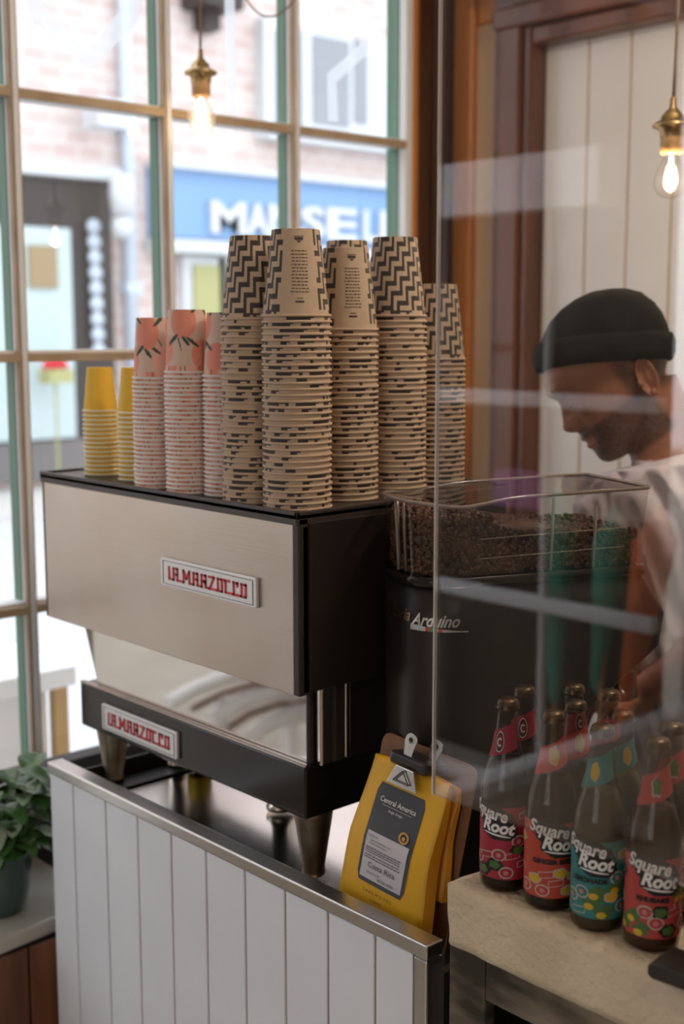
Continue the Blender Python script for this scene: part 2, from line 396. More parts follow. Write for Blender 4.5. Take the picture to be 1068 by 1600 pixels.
ys = [-.04]+sorted([y for y in YM if y > 0])+[2.50]; zs = [.60]+ZM+[2.80]
mb = MB(); mb.box(XW-.016, XW-.013, -.04, 2.50, .60, 2.80); mb.build('glass_pane', 'window_glass', win)
# large plain pane of the customers' side
win2 = thing('window_2', None, None, (XW, -1.1, .33)); win2['kind'] = 'structure'
mb = MB(); mb.box(XW-.07, XW+.02, -2.0, -.22, .33, .38); mb.box(XW-.07, XW+.02, -2.0, -.22, 2.80, 2.86); mb.box(XW-.07, XW+.02, -2.0, -1.95, .38, 2.80); mb.box(XW-.07, XW+.02, -.27, -.22, .38, 2.80)
mb.build('window_frame', 'white_paint', win2, bevel=.003)
mb = MB(); mb.box(XW-.02, XW-.017, -1.95, -.27, .38, 2.80); mb.build('glass_pane', 'window_glass', win2)
win3 = thing('window_3', None, None, (.9, -2.75, .3)); win3['kind'] = 'structure'
mb = MB(); mb.box(-.6, 1.25, -2.79, -2.72, .7, .76); mb.box(-.6, 1.25, -2.79, -2.72, 2.44, 2.5)
for x in (-.6, .295, 1.19): mb.box(x, x+.06, -2.79, -2.72, .76, 2.44)
mb.build('window_frame', 'white_paint', win3, bevel=.003)
mb = MB(); mb.box(-.54, 1.19, -2.76, -2.757, .76, 2.44); mb.build('glass_pane', 'window_glass', win3)

mb = MB(); mb.box(XW+.021, XW+.075, 1.06, 2.45, .56, .812)
struct(mb.build('trim_7', 'dark_board', bevel=.004))
# window ledge with wooden panelling below it
mb = MB()
mb.add([(-2.094, .90, .59), (-2.135, 1.30, .59), (XW, 1.30, .59), (XW, .90, .59), (-2.094, .90, .622), (-2.135, 1.30, .622), (XW, 1.30, .622), (XW, .90, .622)],
       [(0, 1, 2, 3), (7, 6, 5, 4), (0, 4, 5, 1), (1, 5, 6, 2), (2, 6, 7, 3), (3, 7, 4, 0)])
ledge = tag(mb.build('window_ledge', 'ledge_paint', bevel=.008, seg=3), 'pale painted window ledge carrying the potted plant', 'window ledge')
mb = MB(); mb.box(-2.40, -2.115, .92, 1.40, 0, .588, 1)
for k in range(5): mb.box(-2.116, -2.106, .92+.096*k, .92+.096*k+.092, 0, .588, 0)
for k in range(4): mb.box(-2.40+.072*k, -2.40+.072*k+.068, .908, .92, 0, .588, 0)
struct(mb.build('wall_panelling', ['panel_wood', 'dark'], bevel=.003))

# ------------------------------------------------------------------ the street
simple('pavement', 'paving', [(-4.4, -2.62, 1.1, 16, -.15, -.02), (-16, -11.2, -14, 24, -.15, -.02)])
simple('pavement_setts', 'setts', [(-4.4, -2.62, -14, 1.1, -.15, -.02), (-11.2, -4.4, -20, 1.1, -.2, -.095)])
simple('street_road', 'road', [(-11.2, -4.4, 1.1, 30, -.2, -.10)])
simple('street_ground', 'paving', [(-2.6, 12, -14, -2.82, -.15, -.03)])
XF = -13.0
def F(px, py): p = on(0, XF, px, py); return p.y, p.z
def frect(mb, px0, py0, px1, py1, d0=0, d1=.1, m=0):
    """rectangle of the facade plane, standing from depth d0 to d1 in front of the wall"""
    y0, z1 = F(px0, py0); y1, _ = F(px1, py0); _, z0 = F(px0, py1)
    mb.box(XF+d0, XF+d1, y0, y1, z0, z1, m)
    return y0, y1, z0, z1
bld = thing('brick_building', 'pale pink brick building across the street with a blue shop sign', 'building', (XF, 8, -.02))
mb = MB(); mb.box(XF-.4, XF, -8, 26, -.05, 12); mb.build('brick_wall', 'brick', bld)
mb = MB(); y0, y1, z0, z1 = frect(mb, 228, 262, 700, 370, 0, .16)
sg = mb.build('shop_sign', 'sign_blue', bld)
mb = MB()
TR = Matrix.Translation((XF+.19, 0, 0)) @ Matrix.Rotation(radians(90), 4, 'Z')
ya, za = F(328, 366); yb, zb = F(640, 330)
for ch, pxl, pxr in (('M', 329, 383), ('A', 384, 419), ('N', 419, 462), ('S', 469, 505), ('E', 509, 556), ('L', 566, 588), ('L', 592, 622)):
    yl = on(0, XF+.2, pxl, 371).y; yr = on(0, XF+.2, pxr, 371).y; zt = F(pxl, 316+ (pxl-329)*.06)[1]
    vs, fs = text_mesh(ch, 1, offset=.03, ext=.03, align='LEFT')
    xa = min(v[0] for v in vs); xb = max(v[0] for v in vs); zc0 = min(v[1] for v in vs); zc1 = max(v[1] for v in vs)
    mb.add([(XF+.2+v[2], yl+(v[0]-xa)/(xb-xa)*(yr-yl), za+(v[1]-zc0)/(zc1-zc0)*(zt-za)) for v in vs], fs)
mb.build('sign_lettering', 'facade_white', sg)
mb = MB(); frect(mb, 225, 374, 700, 394, 0, .35); frect(mb, 225, 252, 700, 262, 0, .3); mb.build('sign_moulding', 'facade_white', bld)
# shop windows under the sign
for a, b in ((285, 335), (340, 395), (400, 460), (470, 560), (570, 640)):
    mb = MB(); frect(mb, a-8, 400, b+8, 640, 0, .12); wf = mb.build('shop_window', 'facade_white', bld)
    mb = MB(); frect(mb, a+6, 415, b-4, 620, .12, .16); mb.build('pane', 'olive', wf)
# upper windows with white frames
for (a, b, t, bo) in ((398, 448, 30, 205), (458, 612, 48, 222)):
    mb = MB(); frect(mb, a, t, b, bo, 0, .18); wf = mb.build('upper_window', 'facade_white', bld)
    mb = MB()
    if a == 398: frect(mb, 415, 50, 443, 200, .18, .2)
    else: frect(mb, 473, 58, 530, 195, .18, .2); frect(mb, 538, 64, 558, 195, .18, .2)
    mb.build('pane', 'grey_glass', wf)
mb = MB(); frect(mb, 395, 207, 640, 218, 0, .3); mb.build('window_sill', 'facade_white', bld)
# dark shopfront at the left
df = MB(); frect(df, -120, 262, 166, 700, 0, .08); dk = df.build('dark_shopfront', 'shop_dark', bld)
mb = MB(); frect(mb, -120, 238, 172, 260, 0, .22); mb.build('shopfront_cornice', 'facade_white', bld)
mb = MB(); frect(mb, -60, 350, 95, 692, .08, .2); dr = mb.build('pale_door', 'shop_teal', bld)
mb = MB(); frect(mb, 28, 384, 72, 450, .2, .24); mb.build('door_picture', 'picture_brown', dr)
mb = MB(); frect(mb, -120, 700, 188, 762, .08, .16); mb.build('wall_plinth', 'plinth_grey', bld)
# round shop lamps, pale string of discs, alarm box, drain pipe, planter
def far_thing(name, label, cat, px, py, fn, mt):
    y, z = F(px, py); mb = MB(); fn(mb); o = mb.build(name, mt, loc=(XF+.42, y, z)); return tag(o, label, cat)
far_thing('lantern', 'tall white lantern on the pink brick wall beside the dark shopfront', 'lamp', 155, 310, lambda m: m.lathe([(.02, -.22), (.12, -.2), (.14, 0), (.13, .2), (.03, .24)], 20, closed=True, T=Matrix.Translation((.05, 0, 0))), 'facade_white')
far_thing('globe_lamp', 'round white globe lamp under the tall lantern across the street', 'lamp', 157, 358, lambda m: m.lathe([(.02, -.13), (.09, -.1), (.125, 0), (.09, .1), (.02, .13)], 20, closed=True, T=Matrix.Translation((.03, 0, 0))), 'facade_white')
far_thing('alarm_box', 'white alarm box high on the brick wall above the dark shopfront', 'alarm box', 135, 186, lambda m: m.box(-.2, .15, -.19, .19, -.15, .15), 'facade_white')
far_thing('flower_planter', 'planter of red flowers before the pale door across the street', 'planter', 52, 578, lambda m: (m.box(-.05, .2, -.14, .14, -.13, .02, 0), m.box(.05, .07, -.01, .01, -1.55, -.13, 0), [m.lathe([(.01, -.06), (.06, 0), (.01, .06)], 8, 1, T=Matrix.Translation((.1, -.12+.05*k, .06+.03*(k % 2)))) for k in range(5)]), ['olive', 'red'])
y, z = F(135, 440)
st = thing('disc_string', 'string of pale discs hanging down the dark shopfront', 'decoration', (XF+.15, y, z), world=False)
for k in range(9):
    yy, zz = F(135+k*1.0, 355+k*24); mb = MB()
    mb.lathe([(.01, -.02), (.085, -.015), (.085, .015), (.01, .02)], 16, T=Matrix.Rotation(radians(90), 4, 'Y')); d = mb.build('disc', 'pipe_grey', st, loc=(0, yy-y, zz-z))
y0, z0 = F(203, 745); mb = MB(); mb.tube([(XF+.12, y0, -.02), (XF+.12, y0, 8)], .075, 14)
for pz in (F(203, 200)[1], F(203, 450)[1]): mb.box(XF, XF+.2, y0-.10, y0+.10, pz-.06, pz+.06)
tag(mb.build('drain_pipe', 'pipe_grey'), 'grey drain pipe running up the brick wall across the street', 'drain pipe')
mb = MB(); y, z = F(312, 8); mb.box(XF, XF+.5, y-.28, y+.28, z-.1, z+.35); mb.box(XF, XF+.25, y-.1, y+.12, z-.32, z-.1)
tag(mb.build('wall_bracket', 'shop_dark'), 'dark bracket high on the brick wall beside the hanging bulb', 'bracket')
# white box table with timber edges just outside the window
e = thing('outdoor_table', 'white box table with light timber edges outside the window', 'table', (-3.55, 1.62, -.02))
mb = MB(); mb.box(-3.9, -3.30, 1.2, 1.93, .70, .76); mb.build('table_top', 'bench_white', e, bevel=.004)
mb = MB(); mb.box(-3.84, -3.36, 1.24, 1.86, -.02, .70); mb.build('table_body', 'bench_white', e)
mb = MB(); mb.box(-3.345, -3.31, 1.86, 1.905, -.02, .70); mb.build('leg', 'timber', e)
mb = MB(); mb.box(-3.88, -3.845, 1.86, 1.905, -.02, .70); mb.build('leg', 'timber', e)
# white tubular bench on the pavement that the polished panel mirrors
YMIR = 1.228
def mirrored(px, py, x):
    p = on(0, x, px, py); return Vector((p.x, 2*YMIR-p.y, p.z))
b0 = mirrored(400, 1180, -3.35)
e = thing('curved_bench', 'white bench of arched tubes outside, mirrored in the polished panel', 'bench', (b0.x, b0.y, -.02))
for pts, r, mt, nm in (([(262, 1100), (300, 1078), (345, 1060), (400, 1047), (480, 1034)], .026, 'bench_white', 'arched_tube'), ([(330, 1126), (370, 1100), (415, 1083), (480, 1071)], .030, 'bench_white', 'arched_tube'),
                       ([(385, 1160), (410, 1136), (440, 1122), (490, 1112)], .030, 'bench_white', 'arched_tube'), ([(300, 1108), (345, 1085), (400, 1068), (480, 1054)], .012, 'panel_wood', 'timber_rail'),
                       ([(350, 1142), (390, 1116), (430, 1102), (485, 1093)], .014, 'panel_wood', 'timber_rail'), ([(385, 1022), (420, 1024), (470, 1030)], .014, 'timber', 'timber_rail')):
    q = [mirrored(px, py, -3.35) for px, py in pts]; mb = MB(); mb.tube(q, r, 14); mb.build(nm, mt, e)
for px in (345, 455):
    q = mirrored(px, 1085, -3.35); mb = MB(); mb.box(q.x-.03, q.x+.012, q.y-.015, q.y+.015, -.02, q.z); mb.build('leg', 'bench_white', e)

# added front, placed outside to give the counter screen its reflected bars
e = thing('added_shopfront', 'added side shopfront with dark back and white bars for reflections in the screen', 'shopfront', (-3.4, -1.6, -.02))
mb = MB(); mb.box(-4.3, -2.65, -1.95, -1.85, -.02, 3.2); mb.build('back_panel', 'dark', e)
for z in (.035, .765, 1.505): 
    mb = MB(); mb.box(-4.2, -2.40, -1.54, -1.49, z-.027, z+.027); mb.build('glazing_bar', 'white_paint', e, bevel=.01)
for x in (-2.88, -3.62, -4.2):
    mb = MB(); mb.box(x-.008, x+.008, -1.53, -1.50, -.02, 2.2); mb.build('glazing_bar', 'white_paint', e)
mb = MB(); mb.box(-4.3, -2.66, -1.6, -1.48, 2.17, 2.36); mb.build('fascia', 'white_paint', e)
mb = MB(); mb.box(-4.2, -2.66, -1.56, -1.52, -.6+.56, -.02+.02); mb.build('bottom_rail', 'paving', e)
mb = MB(); mb.box(-3.25, -2.98, -1.72, -1.66, 1.08, 1.22); mb.build('purple_tint_block', 'purple', e)
def parasol(x, y, z0, z1, w0, w1, lean, mt, label):
    e = thing('folded_parasol', label, 'parasol', (x, y, -.02), group='folded parasols by the side shopfront')
    n = 14; mb = MB(); vs = []; L = [(z0, w0*.6), (z0+.04, w0), (z0+(z1-z0)*.5, (w0+w1)*.5), (z1-.08, w1), (z1, w1*.5), (z1+.05, .012)]
    for z, r in L:
        t = (z-z0)/(z1-z0)
        for i in range(n):
            a = 2*pi*i/n; rr = r*(1+.14*(i % 2)); vs.append((x+lean*t+rr*cos(a), y+rr*sin(a), z))
    fs = [(k*n+i, k*n+(i+1) % n, (k+1)*n+(i+1) % n, (k+1)*n+i) for k in range(len(L)-1) for i in range(n)]
    mb.add(vs, fs, 0, True); mb.build('canopy', mt, e)
    mb = MB(); mb.tube([(x, y, -.02), (x+lean, y, z1+.08)], .012, 8); mb.build('pole', 'timber', e)
parasol(-2.93, -1.66, .36, 1.12, .022, .068, 0, 'green_cloth', 'green folded parasol left of its green neighbour, mirrored in the screen')
parasol(-2.745, -1.66, .44, 1.08, .020, .062, .06, 'green_cloth', 'green folded parasol between another green and the orange one, mirrored')
parasol(-2.63, -1.66, .30, 1.10, .022, .070, .13, 'orange_cloth', 'orange folded parasol mirrored beside the grinder spout')

# pale translucent strips; the bent one paints a reflection on the glass
def pale_strip(pts, wd, label):
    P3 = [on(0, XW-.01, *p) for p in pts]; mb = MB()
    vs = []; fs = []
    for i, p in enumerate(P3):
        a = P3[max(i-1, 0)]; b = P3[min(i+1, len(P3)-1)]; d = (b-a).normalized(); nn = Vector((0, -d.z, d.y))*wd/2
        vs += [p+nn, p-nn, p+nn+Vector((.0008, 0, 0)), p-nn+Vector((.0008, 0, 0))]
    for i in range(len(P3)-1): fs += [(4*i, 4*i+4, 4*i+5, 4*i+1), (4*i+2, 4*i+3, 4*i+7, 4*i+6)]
    mb.add(vs, fs); tag(mb.build('window_pale_strip', 'pale_film'), label, 'window strip', 'pale strips on the window')
pale_strip([(52, -15), (62, 25), (140, 95), (205, 20), (212, -20)], .045, 'pale heart-like strip on the upper left window pane')
pale_strip([(358, -10), (360, 90), (361, 180)], .030, 'pale vertical strip beside the hanging bulb')
pale_strip([(575, 20), (567, 78), (518, 122), (520, 190)], .035, 'bent pale strip painting a reflection on the upper right window pane')

# ------------------------------------------------------------------ counter
cb = thing('white_counter', 'white boarded counter with steel edging under the coffee machine', 'counter', (-1.56, 1.5, 0))
XL, XR, YC = -2.048, -1.078, 1.13
gx = [XL+.004]+[on(1, YC, px, 1400).x for px in (117.5, 167, 215.5, 267, 320.5, 380.5, 442.8, 509.5, 583.5)]+[-1.103]
mb = MB()
for a, b in zip(gx, gx[1:]): mb.box(a+.0026, b-.0026, YC+.002, YC+.02, .02, .948, 0)
mb.box(XL+.008, XR-.03, YC+.0055, YC+.03, .02, .94, 1)
for k in range(6): mb.box(XL+.004, XL+.02, YC+.022+.105*k, YC+.022+.105*k+.101, .02, .89, 0)
mb.build('front_boards', ['white_board', 'groove'], cb, bevel=.0012)
mb = MB(); mb.box(XL+.02, XR-.002, YC+.03, 1.80, .02, .86); mb.build('carcass', 'dark', cb)
mb = MB(); mb.box(XL, XR-.004, YC+.03, 1.82, .86, .90); mb.build('worktop', 'worktop', cb, bevel=.003)
mb = MB(); mb.box(XL, XR, YC, YC+.032, .948, .969); mb.box(XL, XR, YC+.026, YC+.032, .89, .95); mb.build('steel_rail', 'rail', cb, bevel=.004, seg=3)
mb = MB(); mb.box(XR-.024, XR, YC, YC+.034, .0, .948); mb.build('end_post', 'rail', cb, bevel=.003)
mb = MB(); mb.box(XR-.002, XR+.012, YC+.02, 1.80, 0, .93); mb.build('end_panel', 'black_trim', cb)
mb = MB(); mb.box(XL-.004, XL, YC+.03, 1.82, .90, .935); mb.build('end_lip', 'black_trim', cb)

mb = MB(); mb.box(XL+.006, -1.985, YC+.05, 1.80, .9005, .905); tag(mb.build('rubber_mat', 'black_trim', bevel=.002), 'black rubber mat at the window end of the worktop', 'mat')
mb = MB(); mb.box(-2.0, -1.86, 1.50, 1.66, .9055, .925); mb.box(-1.99, -1.88, 1.52, 1.64, .925, .94)
tag(mb.build('folded_cloth', 'navy', bevel=.008, seg=3), 'dark navy folded cloth under the coffee machine', 'cloth')
mb = MB(); mb.box(-1.990, -1.955, 1.40, 1.44, .9055, .955)
tag(mb.build('yellow_sponge', 'sponge', bevel=.006, seg=3), 'small yellow sponge beside the left machine leg', 'sponge')

# ------------------------------------------------------------------ espresso machine
X0, X1, YF_ = -2.110, -1.3797, 1.1733
ZT, ZB = 1.500, 1.2270
em = thing('espresso_machine', 'steel and black espresso machine carrying stacks of paper cups', 'coffee machine', (-1.745, 1.46, .9055))
mb = MB(); mb.box(X0+.008, X1-.012, YF_, YF_+.006, ZB, ZT-.014); mb.build('rear_panel', 'steel', em, bevel=.0015, label='brushed steel panel')
mb = MB(); mb.box(X0, X0+.0078, YF_+.0005, YF_+.02, ZB, ZT-.01); mb.build('panel_edging', 'black_trim', em, bevel=.002)
mb = MB(); mb.box(X1-.0118, X1, YF_+.0005, YF_+.02, ZB, ZT-.01); mb.build('panel_edging', 'black_trim', em, bevel=.002)
mb = MB(); mb.box(X0, X1, YF_+.0065, 1.63, ZB+.002, ZT-.02); mb.build('upper_body', 'black_side', em, bevel=.003)
mb = MB(); mb.box(X1, X1+.003, YF_+.02, 1.615, ZB+.004, ZT-.018); mb.build('side_panel', 'black_side', em, bevel=.001)
mb = MB()      # cup tray on top, with a raised lip
mb.box(X0, X1, YF_-.003, 1.635, ZT-.020, ZT-.004, 0)
mb.box(X0, X1, YF_-.003, YF_+.004, ZT-.012, ZT, 0); mb.box(X0, X1, 1.628, 1.635, ZT-.012, ZT+.004, 0)
mb.box(X0, X0+.006, YF_-.003, 1.635, ZT-.012, ZT, 0); mb.box(X1-.006, X1, YF_-.003, 1.635, ZT-.012, ZT, 0)
mb.build('cup_tray', 'brown_plastic', em, bevel=.0015)
# polished splash panel and lower tray
def P(px, py, y): p = on(1, y, px, py); return (p.x, p.z)
mb = MB(); mb.prism([(-2.083, ZB+.03), (-2.020, 1.095), (-1.428, 1.095), (-1.428, ZB+.03)], .006, T=Matrix.Translation((0, 1.228, 0)))
mb.build('splash_panel', 'mirror', em, label='mirror polished steel panel')
mb = MB(); mb.box(-2.069, -1.417, 1.217, 1.50, 1.0165, 1.100); mb.build('lower_tray', 'black_gloss', em, bevel=.004, seg=3)
mb = MB(); mb.box(-2.069, -1.417, 1.2165, 1.228, 1.0985, 1.1030); mb.build('tray_rim', 'rim_metal', em, bevel=.002)
for (a, b, c, d, mt) in ((-1.4285, -1.4195, 1.226, 1.240, 'black_trim'), (-1.4175, -1.402, 1.236, 1.262, 'chrome'), (-1.416, -1.404, 1.264, 1.286, 'brown_plastic'), (-1.415, -1.405, 1.288, 1.300, 'chrome')):
    mb = MB(); mb.box(a, b, c, d, 1.1005, ZB+.003); mb.build('corner_pillar', mt, em, bevel=.004, seg=3)
mb = MB(); mb.box(-1.425, -1.408, 1.302, 1.50, 1.10, ZB+.003); mb.build('lower_side_panel', 'black_side', em)
mb = MB(); mb.box(-2.0, -1.43, 1.42, 1.50, 1.10, ZB+.003); mb.build('boiler_housing', 'black_side', em)
def leg(x, y, zt, r0, r1, mt):
    mb = MB(); mb.lathe([(r1*.8, .9055), (r1, .909), (r1, .915), (r1*.92, .918), (r0, zt-.01), (r0, zt)], 24, closed=True, T=Matrix.Translation((x, y, 0)))
    mb.build('leg', mt, em)
leg(-2.030, 1.262, 1.018, .031, .019, 'leg'); leg(-1.452, 1.262, 1.018, .031, .019, 'leg')
leg(-2.030, 1.46, 1.018, .031, .019, 'leg'); leg(-1.452, 1.46, 1.018, .031, .019, 'leg')
for x in (-1.705, -2.028):
    mb = MB(); mb.lathe([(.026, .9055), (.027, .912), (.020, .918), (.016, .93), (.016, 1.018)], 24, closed=True, T=Matrix.Translation((x, 1.405, 0))); mb.build('levelling_foot', 'chrome', em)
# lettering of the two badges: one joined line of square letters
LM = [[(0, 1), (0, 0), (.55, 0), (.55, 1), (1.0, 1), (1.0, 0), (1.75, 0), (1.75, 1), (2.1, .35), (2.45, 1), (2.45, 0), (2.95, 0), (2.95, 1), (3.4, 1), (3.4, 0), (3.9, 0), (3.9, 1), (4.35, 1), (4.35, .45)],
      [(.55, .5), (1.0, .5)], [(2.95, .5), (3.4, .5)], [(3.9, .5), (4.35, .5)], [(4.2, .5), (4.35, .3), (4.35, 0), (5.75, 0)],
      [(4.75, 1), (5.3, 1), (4.8, 0)], [(5.75, 0), (5.75, 1), (6.2, 1), (6.2, 0), (5.75, 0)], [(6.2, 1), (7.0, 1)], [(6.6, 1), (6.6, 0), (7.5, 0)], [(7.5, 0), (7.5, 1), (7.9, 1), (7.9, .75)],
      [(7.5, 0), (8.35, 0), (8.35, 1), (8.8, 1), (8.8, 0), (8.35, 0)]]
def badge(x0, x1, z0, z1, y):
    e = MB(); r = .004; poly = []
    for cx, cz, a0 in ((x1-r, z1-r, 0), (x0+r, z1-r, 90), (x0+r, z0+r, 180), (x1-r, z0+r, 270)):
        poly += [(cx+r*cos(radians(a0+30*k)), cz+r*sin(radians(a0+30*k))) for k in range(4)]
    e.prism(poly[::-1], -.006, T=Matrix.Translation((0, y, 0)))
    b = e.build('badge', 'badge', em, bevel=.0015, label='silver badge with joined red letters')
    W = x1-x0; Hh = z1-z0; b['_base'] = em['_base']
    mb = MB(); s = W*.80/8.8; T = Matrix.Translation((x0+W*.10, y-.0061, z0+Hh*.30)) @ Matrix.Diagonal((s, 1, Hh*.40, 1))
    asp = Hh*.40/s
    for st in LM:
        for (xa, za), (xb, zb) in zip(st, st[1:]):
            mb.ribbon([(xa*s, za*Hh*.40), (xb*s, zb*Hh*.40)], Hh*.082, .0012, T=Matrix.Translation((x0+W*.10, y-.0061, z0+Hh*.30)))
    mb.build('lettering', 'red', b)
    mb = MB()
    for (a, b_, c, d) in ((x0+W*.04, x1-W*.04, z0+Hh*.09, z0+Hh*.105), (x0+W*.04, x1-W*.04, z1-Hh*.105, z1-Hh*.09), (x1-W*.035, x1-W*.030, z0+Hh*.09, z1-Hh*.09), (x0+W*.03, x0+W*.035, z0+Hh*.09, z1-Hh*.09)):
        mb.box(a, b_, y-.0066, y-.0060, c, d)
    mb.build('border_line', 'black_trim', b)
badge(-1.720, -1.470, 1.345, 1.3915, YF_)
badge(-1.985, -1.747, 1.0295, 1.0785, 1.217)

# made-up shades round the two added fill lights, above the frame
for (x, y, lb) in ((-.75, 1.75, 'added glass shade round the fill light over the back counter'), (.6, .3, 'added glass shade round the fill light over the customers')):
    e = thing('fill_light_fitting', lb, 'lamp', (x, y, 2.70))
    mb = MB(); mb.lathe([(.03, 2.80), (.08, 2.775), (.11, 2.74), (.12, 2.70), (.11, 2.66), (.08, 2.625), (.06, 2.61)], 28, T=Matrix.Translation((x, y, 0))); mb.build('open_shade', 'shade_glass', e)
    mb = MB(); mb.tube([(x, y, 2.80), (x, y, 3.05)], .008, 8); mb.build('stem', 'brass', e)

# ------------------------------------------------------------------ paper cups (each one its own object)
def cup_mesh(name, R, Rb, Hc, style, cols=60, rows=17):
    mb = MB(); rim = .0042
    # rolled rim
    prof = [(R-.0008, 0), (R+.0016, .0006), (R+.0022, .0021), (R+.0014, .0038), (R-.0002, rim)]
    def ring(p, mi, n=cols):
        for k in range(len(p)-1):
            o = len(mb.v); (r0, z0), (r1, z1) = p[k], p[k+1]
            for r, z in ((r0, z0), (r1, z1)):
                for i in range(n): a = 2*pi*i/n; mb.v.append((r*cos(a), r*sin(a), z))
            for i in range(n):
                mb.f.append((o+i, o+(i+1) % n, o+n+(i+1) % n, o+n+i)); mb.m.append(mi); mb.sm.append(True)
    # grid of wall faces
    zz = [rim+(Hc-rim)*j/rows for j in range(rows+1)]
    if style == 'zig': zz = [rim, rim+.0028, rim+.0058]+[rim+.0058+(Hc-rim-.0058)*j/(rows-2) for j in range(1, rows-1)]
    def rad(z): return R-.0006+(Rb-R)*(z-rim)/(Hc-rim)
    for z in zz:
        for i in range(cols): a = 2*pi*i/cols; mb.v.append((rad(z)*cos(a), rad(z)*sin(a), z))
    dash = [[0]*cols, [0]*cols]; i_ = 12
    while i_ < cols:
        g_ = random.randint(2, 5); L1 = random.randint(3, 8)
        for q_ in range(i_+g_, min(cols, i_+g_+L1)): dash[1][q_] = 1; dash[0][q_] = 1 if q_ < i_+g_+L1*random.choice((.4, 1, 1)) else dash[0][q_]
        i_ += g_+L1
    def colour(i, j):
        u = (i+.5)/cols*2*pi*R; v = (zz[j]+zz[j+1])/2
        if style.startswith('zig'):
            if i < 12: return 0
            if j < 2: return dash[j][i]
            n_ = 0
            for k in range(-30, 31):
                if (j+k) < 3*math.floor((i-k)/3): n_ = k
            return 1 if n_ % 2 else 0
        if style == 'pink':
            if v < .0125: return 3 if (i*7 % 37) < 4 and (i//9) % 2 else (2 if (i//11) % 3 else 1)
            for (cu, cv, a, b, t, mi) in PINK:
                for du in (-2*pi*R, 0, 2*pi*R):
                    x = u-cu+du; y_ = v-cv; xr = x*cos(t)+y_*sin(t); yr = -x*sin(t)+y_*cos(t)
                    if (xr/a)**2+(yr/b)**2 < 1: return mi
            return 0
        return 0
    for j in range(len(zz)-1):
        for i in range(cols):
            a = j*cols+i; b = j*cols+(i+1) % cols
            mb.f.append((a, b, b+cols, a+cols)); mb.m.append(colour(i, j)); mb.sm.append(True)
    wallmat = {'zig': 0, 'pink': 0, 'yellow': 0}[style if style != 'zigtext' else 'zig']
    rimmat = {'zig': 2, 'pink': 4, 'yellow': 1}[style if style != 'zigtext' else 'zig']
    ring(prof, rimmat)
    ring([(Rb-.0006, Hc), (Rb-.0016, Hc+.0004), (Rb-.0026, Hc-.0006), (Rb-.003, Hc-.006), (.0008, Hc-.006)], wallmat)
    ring([(R-.0008, 0), (R-.0012, .004), (Rb-.0016, Hc-.007)], rimmat)
    return mb
random.seed(11)
PINK = []
cR = 2*pi*.044
for (u, v, r) in ((.036, .036, .023), (.078, .084, .026), (.115, .030, .022), (.150, .075, .026), (.186, .030, .022), (.215, .082, .025), (.004, .085, .018)):
    th = random.uniform(0, 3)
    PINK += [(u+r*1.0, v+r*.75, .013, .0036, .7, 3), (u-r*.9, v+r*.9, .015, .0028, -.6, 3), (u+r*.2, v-r*1.25, .010, .003, 2.3, 3)]
    PINK += [(u, v, r, r*1.1, 0, 1 if int(u*100) % 2 else 2)]
PINK += [(.07, .055, .0012, .02, .3, 3), (.13, .05, .0012, .018, -.4, 3), (.18, .055, .001, .02, .5, 3), (.23, .05, .0012, .016, -.2, 3)]
KR, KRb, KH = .0495, .0355, .124
PR_, PRb, PH = .0365, .0300, .100
YR, YRb, YH = .0310, .0235, .079
def make_mesh(mb, name, mats):
    o = mb.build(name, mats); me = o.data; bpy.data.objects.remove(o); me.name = name; return me
zig = cup_mesh('zigzag', KR, KRb, KH, 'zig')
zig_mes = [make_mesh(z_, 'zigzag_cup', ['paper_kraft', 'ink', 'paper_kraft']) for z_ in (zig, cup_mesh('zigzag', KR, KRb, KH, 'zig'), cup_mesh('zigzag', KR, KRb, KH, 'zig'))]; zig_me = zig_mes[0]
pink_me = make_mesh(cup_mesh('pink', PR_, PRb, PH, 'pink', 150, 60), 'peach_cup', ['paper_pink', 'peach', 'peach_light', 'leaf_ink', 'rim_white'])
yel_me = make_mesh(cup_mesh('yellow', YR, YRb, YH, 'yellow', 48, 3), 'yellow_cup', ['paper_yellow', 'rim_yellow'])
# printed text panel of the zigzag cup, seen only on the cups whose panel faces the room
zt = cup_mesh('zigzag', KR, KRb, KH, 'zig')
def cone_pt(a, z, R=KR, Rb=KRb, Hc=KH, off=.0004):
    r = R-.0006+(Rb-R)*(z-.0042)/(Hc-.0042)+off; return (r*cos(a), r*sin(a), z)
random.seed(3)
amid = 6/60*2*pi
def patch(mb, u0, u1, z0, z1, m=1):
    rr = .042
    a0 = amid+u0/rr; a1 = amid+u1/rr; n = 2; vs = []
    for k in range(n+1):
        a = a0+(a1-a0)*k/n; vs += [cone_pt(a, z0), cone_pt(a, z1)]
    mb.add(vs, [(2*k, 2*k+2, 2*k+3, 2*k+1) for k in range(n)], m)
for ln in range(13):
    z = .092-ln*.0048; u = -.0125+random.uniform(0, .002)
    while u < .011:
        wl = random.uniform(.002, .006); patch(zt, u, min(u+wl, .0125), z, z+.0013); u += wl+.0012
patch(zt, -.006, .0055, .020, .0225); patch(zt, -.004, .004, .0255, .0265)
for (a, b, c, d) in ((-.008, .008, .1125, .1135), (-.007, .007, .108, .1115), (-.004, .004, .1062, .1072), (-.0015, .0015, .104, .106)): patch(zt, a, b, c, d)
zigtext_me = make_mesh(zt, 'printed_cup', ['paper_kraft', 'ink', 'paper_kraft'])

